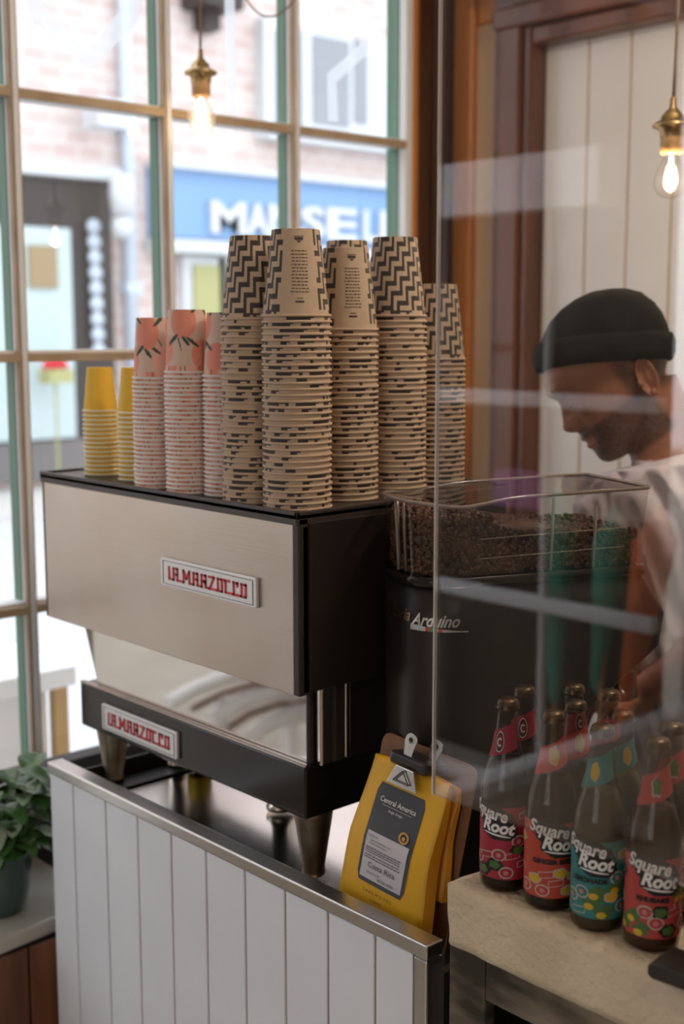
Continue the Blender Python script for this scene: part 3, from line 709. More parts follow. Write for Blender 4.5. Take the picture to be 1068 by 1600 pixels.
ORD = ['topmost', 'second', 'third', 'fourth', 'fifth', 'sixth', 'seventh', 'eighth', 'ninth', 'tenth', 'eleventh', 'twelfth', 'thirteenth', 'fourteenth', 'fifteenth', 'sixteenth',
       'seventeenth', 'eighteenth', 'nineteenth', 'twentieth', 'twenty-first', 'twenty-second', 'twenty-third', 'twenty-fourth', 'twenty-fifth', 'twenty-sixth', 'twenty-seventh',
       'twenty-eighth', 'twenty-ninth', 'thirtieth', 'thirty-first', 'thirty-second', 'thirty-third', 'thirty-fourth']
BASEZ = ZT-.0038
def stack(x, y, ztop, Hc, me, topme, word, where, name, sp, rot_top=0.0, lean=0.0):
    n = max(1, round((ztop-Hc-BASEZ)/sp))+1; sp = (ztop-Hc-BASEZ)/(n-1)
    for k in range(n):
        top = k == n-1
        o = bpy.data.objects.new(name, topme if top else (random.choice(zig_mes) if me is zig_me else me)); C.objects.link(o)
        jx, jy = (0, 0) if k == 0 else (random.uniform(-.0005, .0005), random.uniform(-.0005, .0005))
        o.location = (x+jx+lean*k*.0001, y+jy, BASEZ+k*sp)
        o.rotation_euler = (0, 0, rot_top if top else random.uniform(0, 6.28))
        i = n-1-k
        tag(o, f'{word} paper cup, {ORD[i]}'+('' if i == 0 else ' from top')+f' of the {where}', 'paper cup', f'{word} cups in the {where}')
random.seed(5)
def face(x, y): return math.atan2(-y, -x)
YELLOW = dict(Hc=YH, me=yel_me, topme=yel_me, word='yellow', name='paper_cup', sp=.0083)
stack(-2.014, 1.245, 1.690, where='yellow stack nearest the window', **YELLOW)
stack(-1.901, 1.245, 1.692, where='yellow stack beside the peach cups', **YELLOW)
PK = dict(Hc=PH, me=pink_me, topme=pink_me, word='peach-patterned', name='paper_cup', sp=.0071)
stack(-1.790, 1.2125, 1.777, where='peach stack beside the yellow cups', rot_top=1.1, **PK)
stack(-1.697, 1.2125, 1.789, where='tallest peach stack', rot_top=3.3, **PK)
stack(-1.627, 1.237, 1.784, where='peach stack beside the zigzag cups', rot_top=2.0, **PK)
ZG = dict(Hc=KH, word='black zigzag', name='paper_cup', sp=.0088)
def rt(x, y, off): return face(x, y)-amid+off
stack(-1.541, 1.2250, 1.896, me=zig_me, topme=zig_me, where='zigzag stack beside the peach cups', rot_top=rt(-1.556, 1.24, 1.55), **ZG)
stack(-1.4415, 1.2250, 1.900, me=zig_me, topme=zigtext_me, where='foremost zigzag stack', rot_top=rt(-1.452, 1.238, .12), **ZG)
stack(-1.470, 1.348, 1.880, me=zig_me, topme=zigtext_me, where='zigzag stack right behind the foremost', rot_top=rt(-1.47, 1.348, .25), **ZG)
stack(-1.656, 1.523, 1.908, me=zig_me, topme=zig_me, where='hindmost zigzag stack, mostly hidden', rot_top=rt(-1.656, 1.523, 2.0), **ZG)
stack(-1.473, 1.458, 1.901, me=zig_me, topme=zig_me, where='tall zigzag stack before the grinder', rot_top=rt(-1.473, 1.458, 3.0), **ZG)
stack(-1.494, 1.574, 1.831, me=zig_me, topme=zig_me, where='short zigzag stack behind the screen edge', rot_top=rt(-1.513, 1.613, 2.4), **ZG)

# ------------------------------------------------------------------ coffee grinder
GO = Vector((-1.375, 1.340, .9)); gdir = math.atan2(.927, .375)       # long side heading
ex = Vector((.927, -.375, 0)).normalized(); ey = Vector((.375, .927, 0)).normalized()
def G(a, b, z): p = Vector((-1.389, 1.325, 0))+ex*a+ey*b; return (p.x, p.y, z)     # a across (0..W), b along
GW, GL = .186, .368
gr = thing('coffee_grinder', 'black coffee grinder with a clear hopper of beans behind the screen', 'coffee grinder', (-1.22, 1.45, .9005))
def rrect(a0, a1, b0, b1, r_near, r_far, n=6):
    pts = []
    for ca, cb_, s0, r in ((a1-r_far, b1-r_far, 0, r_far), (a0+r_far, b1-r_far, 90, r_far), (a0+r_near, b0+r_near, 180, r_near), (a1-r_near, b0+r_near, 270, r_near)):
        pts += [(ca+r*cos(radians(s0+90*k/n)), cb_+r*sin(radians(s0+90*k/n))) for k in range(n+1)]
    return pts
def loft(mb, levels, m=0, cap=True):
    n = len(levels[0][1]); o = len(mb.v)
    for z, pts in levels:
        for a, b in pts: mb.v.append(G(a, b, z if not callable(z) else z(a, b)))
    for k in range(len(levels)-1):
        for i in range(n): mb.f.append((o+k*n+i, o+k*n+(i+1) % n, o+(k+1)*n+(i+1) % n, o+(k+1)*n+i)); mb.m.append(m); mb.sm.append(True)
    if cap:
        mb.f += [tuple(o+i for i in range(n))[::-1], tuple(o+(len(levels)-1)*n+i for i in range(n))]; mb.m += [m, m]; mb.sm += [False, False]
# body: side profile narrows towards the chute at the barista's side
ZG1 = 1.400
mb = MB()
prof = [(.905, GL-.10), (.95, GL-.10), (1.15, GL-.10), (1.20, GL-.085), (1.285, GL+.030), (1.335, GL+.038), (1.40, GL-.004), (ZG1, GL-.006)]
loft(mb, [(z, rrect(0, GW, 0, b, .075, .012)) for z, b in prof]); mb.build('body', 'grinder', gr)
mb = MB(); loft(mb, [(ZG1-.002, rrect(-.003, GW+.003, -.003, GL, .077, .014)), (ZG1+.012, rrect(-.003, GW+.003, -.003, GL, .077, .014))]); mb.build('collar', 'black_gloss', gr)
# hopper: clear walls, wavy rim
def rimz(b): return 1.520-.009*math.exp(-((b-.07)/.05)**2)+.007*(b/GL)
mb = MB(); base = rrect(.004, GW-.004, .004, GL-.004, .072, .012, 10)
# add more points along the long sides
def dense(pts):
    out = []
    for i, p in enumerate(pts):
        q = pts[(i+1) % len(pts)]; d = math.hypot(q[0]-p[0], q[1]-p[1]); n = max(1, int(d/.02))
        out += [(p[0]+(q[0]-p[0])*k/n, p[1]+(q[1]-p[1])*k/n) for k in range(n)]
    return out
hb = dense(base); n = len(hb)
def grow(p, s): 
    ca, cb_ = GW/2, GL/2-.01; return (ca+(p[0]-ca)*(1+s*.05), cb_+(p[1]-cb_)*(1+s*.04))
o0 = len(mb.v)
for t in (0, .34, .36, 1):
    for p in hb:
        q = grow(p, t); zb = ZG1+.012; mb.v.append(G(q[0], q[1], zb+(rimz(q[1])-zb)*t))
for k in range(3):
    for i in range(n): mb.f.append((k*n+i, k*n+(i+1) % n, (k+1)*n+(i+1) % n, (k+1)*n+i)); mb.m.append(0); mb.sm.append(True)
hp = mb.build('hopper', 'hopper', gr)
hp['_base'] = gr['_base']
rp_ = [G(*grow(p, 1.03), rimz(p[1])) for p in hb]; mb = MB(); mb.tube(rp_+[rp_[0], rp_[1]], .0028, 8, caps=False)
mb.build('hopper_rim', 'hopper_rim', hp)
lid = MB(); lid.v += [G(*grow(p, .99), rimz(p[1])+.001) for p in hb]; lid.f.append(tuple(range(n))); lid.m.append(0); lid.sm.append(False)
lid.build('hopper_lid', 'hopper', hp)
mb = MB()
for b in (.205, .275):
    mb.tube([G(GW+.001, b, ZG1+.014), G(GW+.005, b, rimz(b)-(.004 if b < .25 else .02))], .0022, 8)
mb.tube([G(GW-.085, .005, ZG1+.014), G(GW-.085, .000, rimz(0)-.004)], .0036, 8); mb.tube([G(GW-.065, .007, ZG1+.014), G(GW-.065, .002, rimz(0)-.004)], .0022, 8)
mb.build('hopper_rib', 'hopper_rim', hp)
mb = MB()
for (zz_) in (1.465, 1.437):
    pts = [G(GW+.003, b, zz_+.006*(b/GL)) for b in (.09, .2, .325)]; mb.tube(pts, .0008, 6)
mb.build('hopper_seam', 'hopper_rim', hp)
# beans: a near compartment filled high, the far part lower
def bean_top(b): return 1.498 if b < .115 else (1.498-(b-.115)*.9 if b < .14 else 1.4755-.006*sin((b-.14)*9)-.03*max(0, b-.14))
random.seed(21)
mb = MB(); core = [p for p in rrect(.012, GW-.012, .012, GL-.016, .066, .01, 6)]
loft(mb, [(ZG1+.012, core), (lambda a, b: bean_top(b)-.008, core)])
ico = bmesh.new(); bmesh.ops.create_icosphere(ico, subdivisions=1, radius=1); iv = [v.co.copy() for v in ico.verts]; iff = [tuple(v.index for v in f.verts) for f in ico.faces]; ico.free()
def bean(a, b, z):
    R_ = Matrix.Rotation(random.uniform(0, 6.28), 4, 'Z') @ Matrix.Rotation(random.uniform(0, 3.1), 4, 'X') @ Matrix.Rotation(random.uniform(0, 3.1), 4, 'Y')
    T = Matrix.Translation(G(a, b, z)) @ R_ @ Matrix.Diagonal((.0058, .0042, .0032, 1))
    mb.add(iv, iff, 0, True, T)
pc = dense(rrect(.009, GW-.009, .009, GL-.013, .069, .01, 6))
for k in range(2300):
    i = random.randrange(len(pc)); p = pc[i]; q = pc[(i+1) % len(pc)]; t = random.random(); a = p[0]+(q[0]-p[0])*t; b = p[1]+(q[1]-p[1])*t
    bean(a, b, random.uniform(ZG1+.016, bean_top(b)))
for k in range(1000):
    a = random.uniform(.014, GW-.014); b = random.uniform(.014, GL-.026)
    if b < .075 and math.hypot(max(0, .075-b), max(0, abs(a-GW/2)-(GW/2-.075))) > .062: continue
    bean(a, b, bean_top(b)-.004+random.uniform(-.003, .005))
bo = mb.build('coffee_beans', 'bean', gr); bo['kind'] = 'stuff'
# chute and dosing fork towards the barista
mb = MB(); mb.tube([G(GW/2, GL-.03, 1.27), G(GW/2, GL+.02, 1.22), G(GW/2, GL+.03, 1.18)], [.03, .026, .02], 16); mb.build('chute', 'black_gloss', gr)
mb = MB(); mb.box(-.04, .04, 0, .09, 0, .012, T=Matrix.Translation(G(GW/2, GL-.10, 1.05)) @ Matrix.Rotation(gdir-pi/2, 4, 'Z')); mb.build('portafilter_fork', 'chrome', gr)
# maker's script wrapped round the near corner
outline = dense(rrect(0, GW, 0, GL-.01, .045, .012, 10))
def walk_outline():
    # path from the middle of the near face round the near-right corner along the right side
    path = []
    for k in range(1, 41): t = radians(180+90*k/40); path.append((.075+.075*cos(t), .075+.075*sin(t)))
    for k in range(1, 11): path.append((.075+(GW-.15)*k/10, 0))
    for k in range(1, 41): t = radians(270+90*k/40); path.append((GW-.075+.075*cos(t), .075+.075*sin(t)))
    for k in range(1, 61): path.append((GW, .075+.2*k/60))
    L_ = [0]
    for p, q in zip(path, path[1:]): L_.append(L_[-1]+math.hypot(q[0]-p[0], q[1]-p[1]))
    return path, L_
PATH, PL = walk_outline()
def wrapG(s, z, off=.0012):
    s = min(max(s, 0), PL[-1]-1e-4)
    k = next(i for i in range(len(PL)-1) if PL[i+1] >= s); t = (s-PL[k])/(PL[k+1]-PL[k]+1e-9)
    p, q = PATH[k], PATH[k+1]; a = p[0]+(q[0]-p[0])*t; b = p[1]+(q[1]-p[1])*t
    da, db = q[0]-p[0], q[1]-p[1]; l = math.hypot(da, db); return G(a+db/l*off, b-da/l*off, z)
SV, SA = .180, .184          # where the two words meet on the rounded front
mb = MB(); 
vs, fs = text_mesh('Victoria', .026, shear=.4, offset=.0002, align='RIGHT', sx=.85)
mb.add([wrapG(SV+v[0], 1.346+v[1]+(v[0])*.02) for v in vs], fs, 0)
lo = mb.build('maker_script', 'brass', gr)
mb = MB(); vs, fs = text_mesh('Arduino', .0255, shear=.45, offset=.0006, align='LEFT', sx=.82)
mb.add([wrapG(SA+v[0], 1.342+v[1]) for v in vs], fs, 0); mb.build('maker_script', 'logo_silver', gr)
mb = MB()
for k in range(14):
    s0 = SA-.002+k*.0062; mi = [0, 0, 1, 0, 2, 3, 0, 2, 0, 0, 0, 0, 0, 0][k]; h0 = .0085*(1-k/15)
    mb.add([wrapG(s0, 1.3345), wrapG(s0+.0062, 1.3345), wrapG(s0+.0062, 1.3345+h0), wrapG(s0, 1.3345+h0)], [(0, 1, 2, 3)], mi)
mb.build('script_underline', ['logo_silver', 'pipe_grey', 'logo_red', 'logo_green'], gr)

# ------------------------------------------------------------------ coffee bag, backing board and clip
BX0, BX1 = -1.293, -1.128
TB = Matrix.Translation((-1.2265, 1.190, .9005)) @ Matrix.Rotation(radians(-11), 4, 'X') @ Matrix.Rotation(radians(3.2), 4, 'Y')     # leaning back
BH = .262; BW = .173
bd = MB(); r = .016; pol = []
x0, x1, z0, z1 = -.099, .088, 0, BH+.010
for cx, cz, a0 in ((x1-r, z1-r, 0), (x0+r, z1-r, 90), (x0+.002, z0+.002, 180), (x1-.002, z0+.002, 270)):
    rr = r if cz > .1 else .002
    pol += [(cx+rr*cos(radians(a0+22.5*k)), cz+rr*sin(radians(a0+22.5*k))) for k in range(5)]
bd.prism(pol[::-1], .004, T=TB @ Matrix.Translation((0, .034, .006)))
tag(bd.build('hardboard_sheet', 'kraft_board', bevel=.001), 'brown hardboard clipboard sheet behind the yellow coffee bag', 'clipboard')
def bag(TT, wd, hh, mt, side, name, label, thick=.030, detail=True):
    e = thing(name, label, 'coffee bag', tuple(TT.to_translation()))
    mb = MB(); nx, nz = 16, 24; vs = []; fs = []
    def dep(u, v):       # bulge towards the room; flat at the top seal
        return thick*(.25+.75*min(1, (1-v)*2.2))*(1-.22*abs(2*u-1)**3)
    for v in range(nz+1):
        for u in range(nx+1):
            U, V = u/nx, v/nz; ww = wd*(1-.15*V) ; x = (U-.5)*ww+.002*sin(9*V); z = hh*V
            vs.append((x, .015-dep(U, V), z-(0.004*abs(2*U-1)**2 if V > .9 else 0)))
    for v in range(nz):
        for u in range(nx): a = v*(nx+1)+u; fs.append((a, a+1, a+nx+2, a+nx+1))
    mb.add(vs, fs, 0, True, TT)
    back = [((u/nx-.5)*wd*(1-.15*v/nz)+.002*sin(9*v/nz), .016, hh*v/nz) for v in (0, nz) for u in (0, nx)]
    o0 = len(mb.v)
    nb = [(x, .0165, z) for (x, y, z) in vs]
    mb.add(nb, [(f[3], f[2], f[1], f[0]) for f in fs], 0, True, TT)
    N_ = len(vs)
    for v in range(nz):
        for u in (0, nx):
            a = v*(nx+1)+u; b = a+nx+1
            mb.f.append((a, b, b+N_, a+N_) if u == nx else (b, a, a+N_, b+N_)); mb.m.append(1); mb.sm.append(False)
    for u in range(nx):
        for v in (0, nz):
            a = v*(nx+1)+u; mb.f.append((a, a+1, a+1+N_, a+N_) if v == 0 else (a+1, a, a+N_, a+1+N_)); mb.m.append(1 if v else 0); mb.sm.append(False)
    mb.build('pouch', [mt, side], e)
    return e, dep
TBs = TB @ Matrix.Translation((.004, .012, .088)) @ Matrix.Rotation(radians(-2), 4, 'Z')
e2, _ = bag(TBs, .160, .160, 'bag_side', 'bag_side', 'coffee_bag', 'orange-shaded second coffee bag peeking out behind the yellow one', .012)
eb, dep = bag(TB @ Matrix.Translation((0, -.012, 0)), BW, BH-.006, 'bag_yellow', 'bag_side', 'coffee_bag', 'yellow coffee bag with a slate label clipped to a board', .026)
def on_bag(mb, vs, fs, m, off):
    out = []; vs = [(x, .080+(z-.040)*.88 if z < .205 else z) for x, z in vs]
    for (x, z) in vs:
        U = x/(BW*(1-.15*z/(BH-.006)))+.5; V = min(max(z/(BH-.006), 0), 1); out.append((x, .015-dep(min(max(U, 0), 1), V)-.012-off, z))
    mb.add(out, fs, m, True, TB)
def bag_patch(mb, x0, x1, z0, z1, m, off, r=.0, n=12):
    vs = []; fs = []
    for j in range(n+1):
        z = z0+(z1-z0)*j/n; dz = min(z-z0, z1-z); ins = 0
        if r and dz < r: ins = r-math.sqrt(max(0, r*r-(r-dz)**2))
        for i in range(n+1): vs.append((x0+ins+(x1-x0-2*ins)*i/n, z))
    for j in range(n):
        for i in range(n): a = j*(n+1)+i; fs.append((a, a+1, a+n+2, a+n+1))
    on_bag(mb, vs, fs, m, off)
mb = MB(); bag_patch(mb, -.047, .047, .040, .200, 0, .0008, .005); lb = mb.build('slate_label', 'bag_label', eb); lb['_base'] = eb['_base']
mb = MB(); bag_patch(mb, -.041, .041, .047, .122, 0, .0014); mb.build('details_label', 'label_paper', lb)
def bag_text(mb, t, size, x, z, m, off=.0022, **k):
    vs, fs = text_mesh(t, size, **k); on_bag(mb, [(a+x, b+z) for a, b, c in vs], fs, m, off)
mb = MB(); bag_text(mb, 'Central America', .0115, 0, .172, 0, offset=.0001, sx=.92); bag_patch(mb, -.03, .03, .1675, .1680, 0, .0018); bag_text(mb, 'Single Origin', .0055, 0, .160, 0)
mb.build('label_title', 'print_white', lb)
mb = MB(); bag_text(mb, 'Costa Rica', .0125, 0, .0665, 0, off=.003)
bag_text(mb, 'FLAVOUR', .0045, -.027, .114, 0, off=.003); bag_text(mb, 'Lots of chocolate and', .0046, -.010, .108, 0, off=.003); bag_text(mb, 'sweet fruity notes', .0046, -.014, .103, 0, off=.003)
random.seed(2)
for z in (.096, .0925, .089, .084, .080):
    x = -.037
    while x < .030: l = random.uniform(.003, .008); bag_patch(mb, x, min(x+l, .034), z, z+.0012, 0, .0026, n=2); x += l+.0012
bag_text(mb, 'ROAST DATE', .0042, -.014, .057, 0, off=.003); bag_text(mb, '03 JUL 2020', .0062, .012, .051, 0, off=.003)
mb.build('label_print', 'print_dark', lb)
mb = MB(); vs = [(.027+.0095*cos(2*pi*k/24), .133+.0095*sin(2*pi*k/24)) for k in range(24)]+[(.027+.006*cos(2*pi*k/24), .133+.006*sin(2*pi*k/24)) for k in range(24)]
on_bag(mb, vs, [(k, (k+1) % 24, 24+(k+1) % 24, 24+k) for k in range(24)], 0, .0024)
vs = [(.027+.0035*cos(2*pi*k/12), .132+.0035*sin(2*pi*k/12)) for k in range(12)]; on_bag(mb, vs, [tuple(range(12))], 0, .0024); mb.build('gold_seal', 'gold', lb)
mb = MB(); bag_text(mb, 'DARKWOODS', .0068, 0, .0265, 0, spacing=1.5); bag_text(mb, 'COFFEE', .0058, 0, .0150, 0, spacing=1.2);
mb.build('printed_name', 'print_dark', eb)
mb = MB(); bag_text(mb, 'V/A', .006, 0, .2265, 0, spacing=1.4); mb.build('printed_mark', 'print_dark', eb)
# bulldog clip
cl = thing('bulldog_clip', 'black bulldog clip with nickel handles gripping the yellow bag', 'clip', tuple((TB @ Vector((.008, 0, BH))))); 
CT = TB @ Matrix.Translation((.004, -.006, BH-.004)) @ Matrix.Scale(1.28, 4)
mb = MB(); mb.prism([(-.028, -.004), (-.028, .011), (.030, .011), (.030, -.004)], .034, T=CT @ Matrix.Translation((0, -.010, 0))); mb.build('jaw', 'clip_black', cl, bevel=.006, seg=3)
mb = MB(); mb.prism([(-.022, -.024), (-.012, -.002), (.015, -.002), (.025, -.024)][::-1], .0015, 0, T=CT @ Matrix.Translation((0, -.013, 0)))
mb.build('grip_plate', 'nickel', cl, bevel=.001)
mb = MB(); tri = [(-.010, -.018), (.002, -.005), (.013, -.018), (-.010, -.018)]
mb.tube([tuple(CT @ Vector((a, -.0150, b))) for a, b in tri], .0012, 6); mb.build('wire_spring', 'clip_black', cl)
for (cx, tilt, yy) in ((-.004, 4, -.006), (.016, 16, .010)):
    mb = MB(); T2 = CT @ Matrix.Translation((cx, yy, .009)) @ Matrix.Rotation(radians(tilt), 4, 'Y')
    out = [(-.0055, 0), (-.0085, .016)]+[(.0085*cos(radians(180-20*k)), .018+.0085*sin(radians(180-20*k))) for k in range(10)]+[(.0055, 0)]
    hole = [(.0038*cos(2*pi*k/len(out)+pi*1.1), .018-.0038*sin(2*pi*k/len(out)+pi*1.1)) for k in range(len(out))]
    nn = len(out); vs = [(a, 0, b) for a, b in out]+[(a, 0, b) for a, b in hole]+[(a, .0014, b) for a, b in out]+[(a, .0014, b) for a, b in hole]
    fs = []
    for k in range(nn):
        j = (k+1) % nn; fs += [(k, j, nn+j, nn+k), (2*nn+k, 3*nn+k, 3*nn+j, 2*nn+j), (k, 2*nn+k, 2*nn+j, j), (nn+k, nn+j, 3*nn+j, 3*nn+k)]
    mb.add(vs, fs, 0, False, T2); mb.build('handle', 'nickel', cl)

# ------------------------------------------------------------------ stone block, cabinet under it, phone
def stone_block():
    bm = bmesh.new(); x0, x1, y0, y1, z0, z1 = -1.022, .35, 1.10, 1.56, 1.008, 1.087
    nx, ny, nz = 110, 34, 8
    idx = {}
    def vert(i, j, k):
        key = (i, j, k)
        if key not in idx: idx[key] = bm.verts.new((x0+(x1-x0)*i/nx, y0+(y1-y0)*j/ny, z0+(z1-z0)*k/nz))
        return idx[key]
    for i in range(nx):
        for j in range(ny):
            bm.faces.new([vert(i, j, 0), vert(i, j+1, 0), vert(i+1, j+1, 0), vert(i+1, j, 0)]); bm.faces.new([vert(i, j, nz), vert(i+1, j, nz), vert(i+1, j+1, nz), vert(i, j+1, nz)])
        for k in range(nz):
            bm.faces.new([vert(i, 0, k), vert(i+1, 0, k), vert(i+1, 0, k+1), vert(i, 0, k+1)]); bm.faces.new([vert(i, ny, k), vert(i, ny, k+1), vert(i+1, ny, k+1), vert(i+1, ny, k)])
    for j in range(ny):
        for k in range(nz):
            bm.faces.new([vert(0, j, k), vert(0, j, k+1), vert(0, j+1, k+1), vert(0, j+1, k)]); bm.faces.new([vert(nx, j, k), vert(nx, j+1, k), vert(nx, j+1, k+1), vert(nx, j, k+1)])
    from mathutils import noise
    for v in bm.verts:
        c = v.co; edges = (c.z > z1-.002)+(c.y < y0+.002)+(c.x < x0+.002)
        if edges >= 2:
            d = .0035+.003*noise.noise(c*25)
            if c.z > z1-.002: c.z -= d
            if c.y < y0+.002: c.y += d
            if c.x < x0+.002: c.x += d*1.3
        elif c.y < y0+.002 or c.x < x0+.002:
            q = noise.noise(c*55)*.0022+noise.noise(c*9)*.002+max(0, noise.noise(c*90)-.3)*.004; c.y += q if c.y < y0+.002 else 0; c.x += q if c.x < x0+.002 else 0
    me = bpy.data.meshes.new('stone_slab'); bm.to_mesh(me); bm.free(); me.materials.append(M['stone'])
    for p in me.polygons: p.use_smooth = True
    o = bpy.data.objects.new('stone_slab', me); C.objects.link(o)
    return tag(o, 'thick rough limestone slab carrying the soft drink bottles', 'stone slab')
stone_block()
cabn = thing('steel_cabinet', 'scuffed dark steel cabinet with an open niche under the stone slab', 'cabinet', (-.35, 1.35, 0))
CX0 = -1.028; CY = 1.118
mb = MB()
mb.box(CX0, CX0+.060, CY, CY+.02, 0, 1.004); mb.box(CX0+.060, .35, CY, CY+.02, .944, 1.004); mb.box(CX0+.060, .35, CY, CY+.02, 0, .30)
mb.build('front_frame', 'patina', cabn, bevel=.003)
mb = MB(); mb.box(CX0, CX0+.01, CY+.02, 1.6, 0, 1.004); mb.box(.34, .35, CY+.02, 1.6, 0, 1.004); mb.box(CX0, .35, 1.55, 1.56, 0, 1.004); mb.box(CX0, .35, CY+.02, 1.55, .985, 1.004); mb.box(CX0+.01, .34, CY+.02, 1.55, .28, .30)
mb.build('carcass', 'dark', cabn)
mb = MB(); mb.box(CX0+.13, CX0+.40, CY+.08, CY+.10, .60, .905)
mb.build('inner_panel', 'green_paint', cabn)
mb = MB(); pt = on(2, 1.095, 1008, 1522)
mb.prism([(0, .003), (.006, 0), (.08, 0), (.086, .003), (.086, .014), (.08, .018), (.006, .018), (0, .014)], .050, T=Matrix.Translation((pt.x, 1.076, 1.0905)) @ Matrix.Rotation(radians(6), 4, 'Z'))
tag(mb.build('card_reader', 'black_trim', bevel=.003, seg=3), 'black rounded card reader lying on the stone slab', 'card reader')

# ------------------------------------------------------------------ clear hanging screen
sc = thing('hanging_screen', 'clear acrylic screen hanging above the stone slab, full of reflections', 'screen', (-.45, 1.05, 1.219))
mb = MB(); mb.box(-.992, .25, 1.0475, 1.0525, 1.219, 2.62); mb.build('acrylic_sheet', 'screen_glass', sc)
mb = MB(); mb.box(-.9935, -.992, 1.0475, 1.0525, 1.219, 2.62); mb.build('polished_edge', 'screen_edge', sc)
for x in (-.85, .1):
    mb = MB(); mb.tube([(x, 1.05, 2.60), (x, 1.05, 3.05)], .0012, 6); mb.build('hanging_wire', 'nickel', sc)

# ------------------------------------------------------------------ drink bottles
BR = .0305; BHt = .236
def bottle_prof(R):
    return [(R*.80, 0), (R*.96, .003), (R, .010), (R, .120), (R*.985, .128), (R*.90, .142), (R*.72, .158), (R*.56, .176), (R*.45, .196), (R*.39, .218), (R*.39, .2205), (R*.45, .222), (R*.45, .227), (R*.39, .229), (R*.39, .231)]
def prof_r(z, R=BR):
    p = bottle_prof(R)
    for (r0, z0), (r1, z1) in zip(p, p[1:]):
        if z0 <= z <= z1 and z1 > z0: return r0+(r1-r0)*(z-z0)/(z1-z0)
    return R
class Lab:
    """print wrapped on the bottle: s = arc length from the front, z = height"""
    def __init__(s): s.mb = MB()
    def pt(s, u, z, off): r = prof_r(z)+off; a = -pi/2+u/BR; return (r*cos(a), r*sin(a), z)
    def grid(s, f, u0, u1, z0, z1, m, off, nu=30, nz=10, slant=0):
        vs = [s.pt(u0+(u1-u0)*i/nu, z0+(z1-z0)*j/nz+slant*(u0+(u1-u0)*i/nu), off) for j in range(nz+1) for i in range(nu+1)]
        s.mb.add(vs, [(j*(nu+1)+i, j*(nu+1)+i+1, (j+1)*(nu+1)+i+1, (j+1)*(nu+1)+i) for j in range(nz) for i in range(nu)], m, True)
    def blob(s, cu, cz, a, b, m, off, n=18, wob=0, t=0, k=5):
        vs = []; rg = (1, .75, .5, .25)
        for g in rg:
            for i in range(n):
                q = 2*pi*i/n; r = (1+wob*cos(k*q))*g; x = a*r*cos(q); y = b*r*sin(q); vs.append(s.pt(cu+x*cos(t)-y*sin(t), cz+x*sin(t)+y*cos(t), off))
        vs.append(s.pt(cu, cz, off))
        s.mb.add(vs, [(h*n+i, h*n+(i+1) % n, (h+1)*n+(i+1) % n, (h+1)*n+i) for h in range(3) for i in range(n)]+[(3*n+i, 3*n+(i+1) % n, 4*n) for i in range(n)], m, True)
    def text(s, t, size, u, z, m, off, slope=0, **k):
        vs, fs = text_mesh(t, size, **k); s.mb.add([s.pt(a+u, b+z+slope*a, off) for a, b, c in vs], fs, m)
LABM = {'crimson': (.34, .018, .04), 'orange': (.46, .055, .03), 'teal': (.03, .19, .18), 'coral': (.44, .055, .045), 'dark': (.014, .011, .012), 'cream': (.48, .42, .36), 'yellow': (.60, .38, .03), 'leafy': (.07, .14, .035), 'pinkp': (.5, .2, .2)}
for k, v in LABM.items(): M['lab_'+k] = mat('label_'+k, v, .5)
SLOT = ['lab_crimson', 'lab_dark', 'lab_cream', 'lab_yellow', 'lab_leafy', 'lab_pinkp', 'lab_teal', 'print_white', 'lab_orange', 'lab_coral']
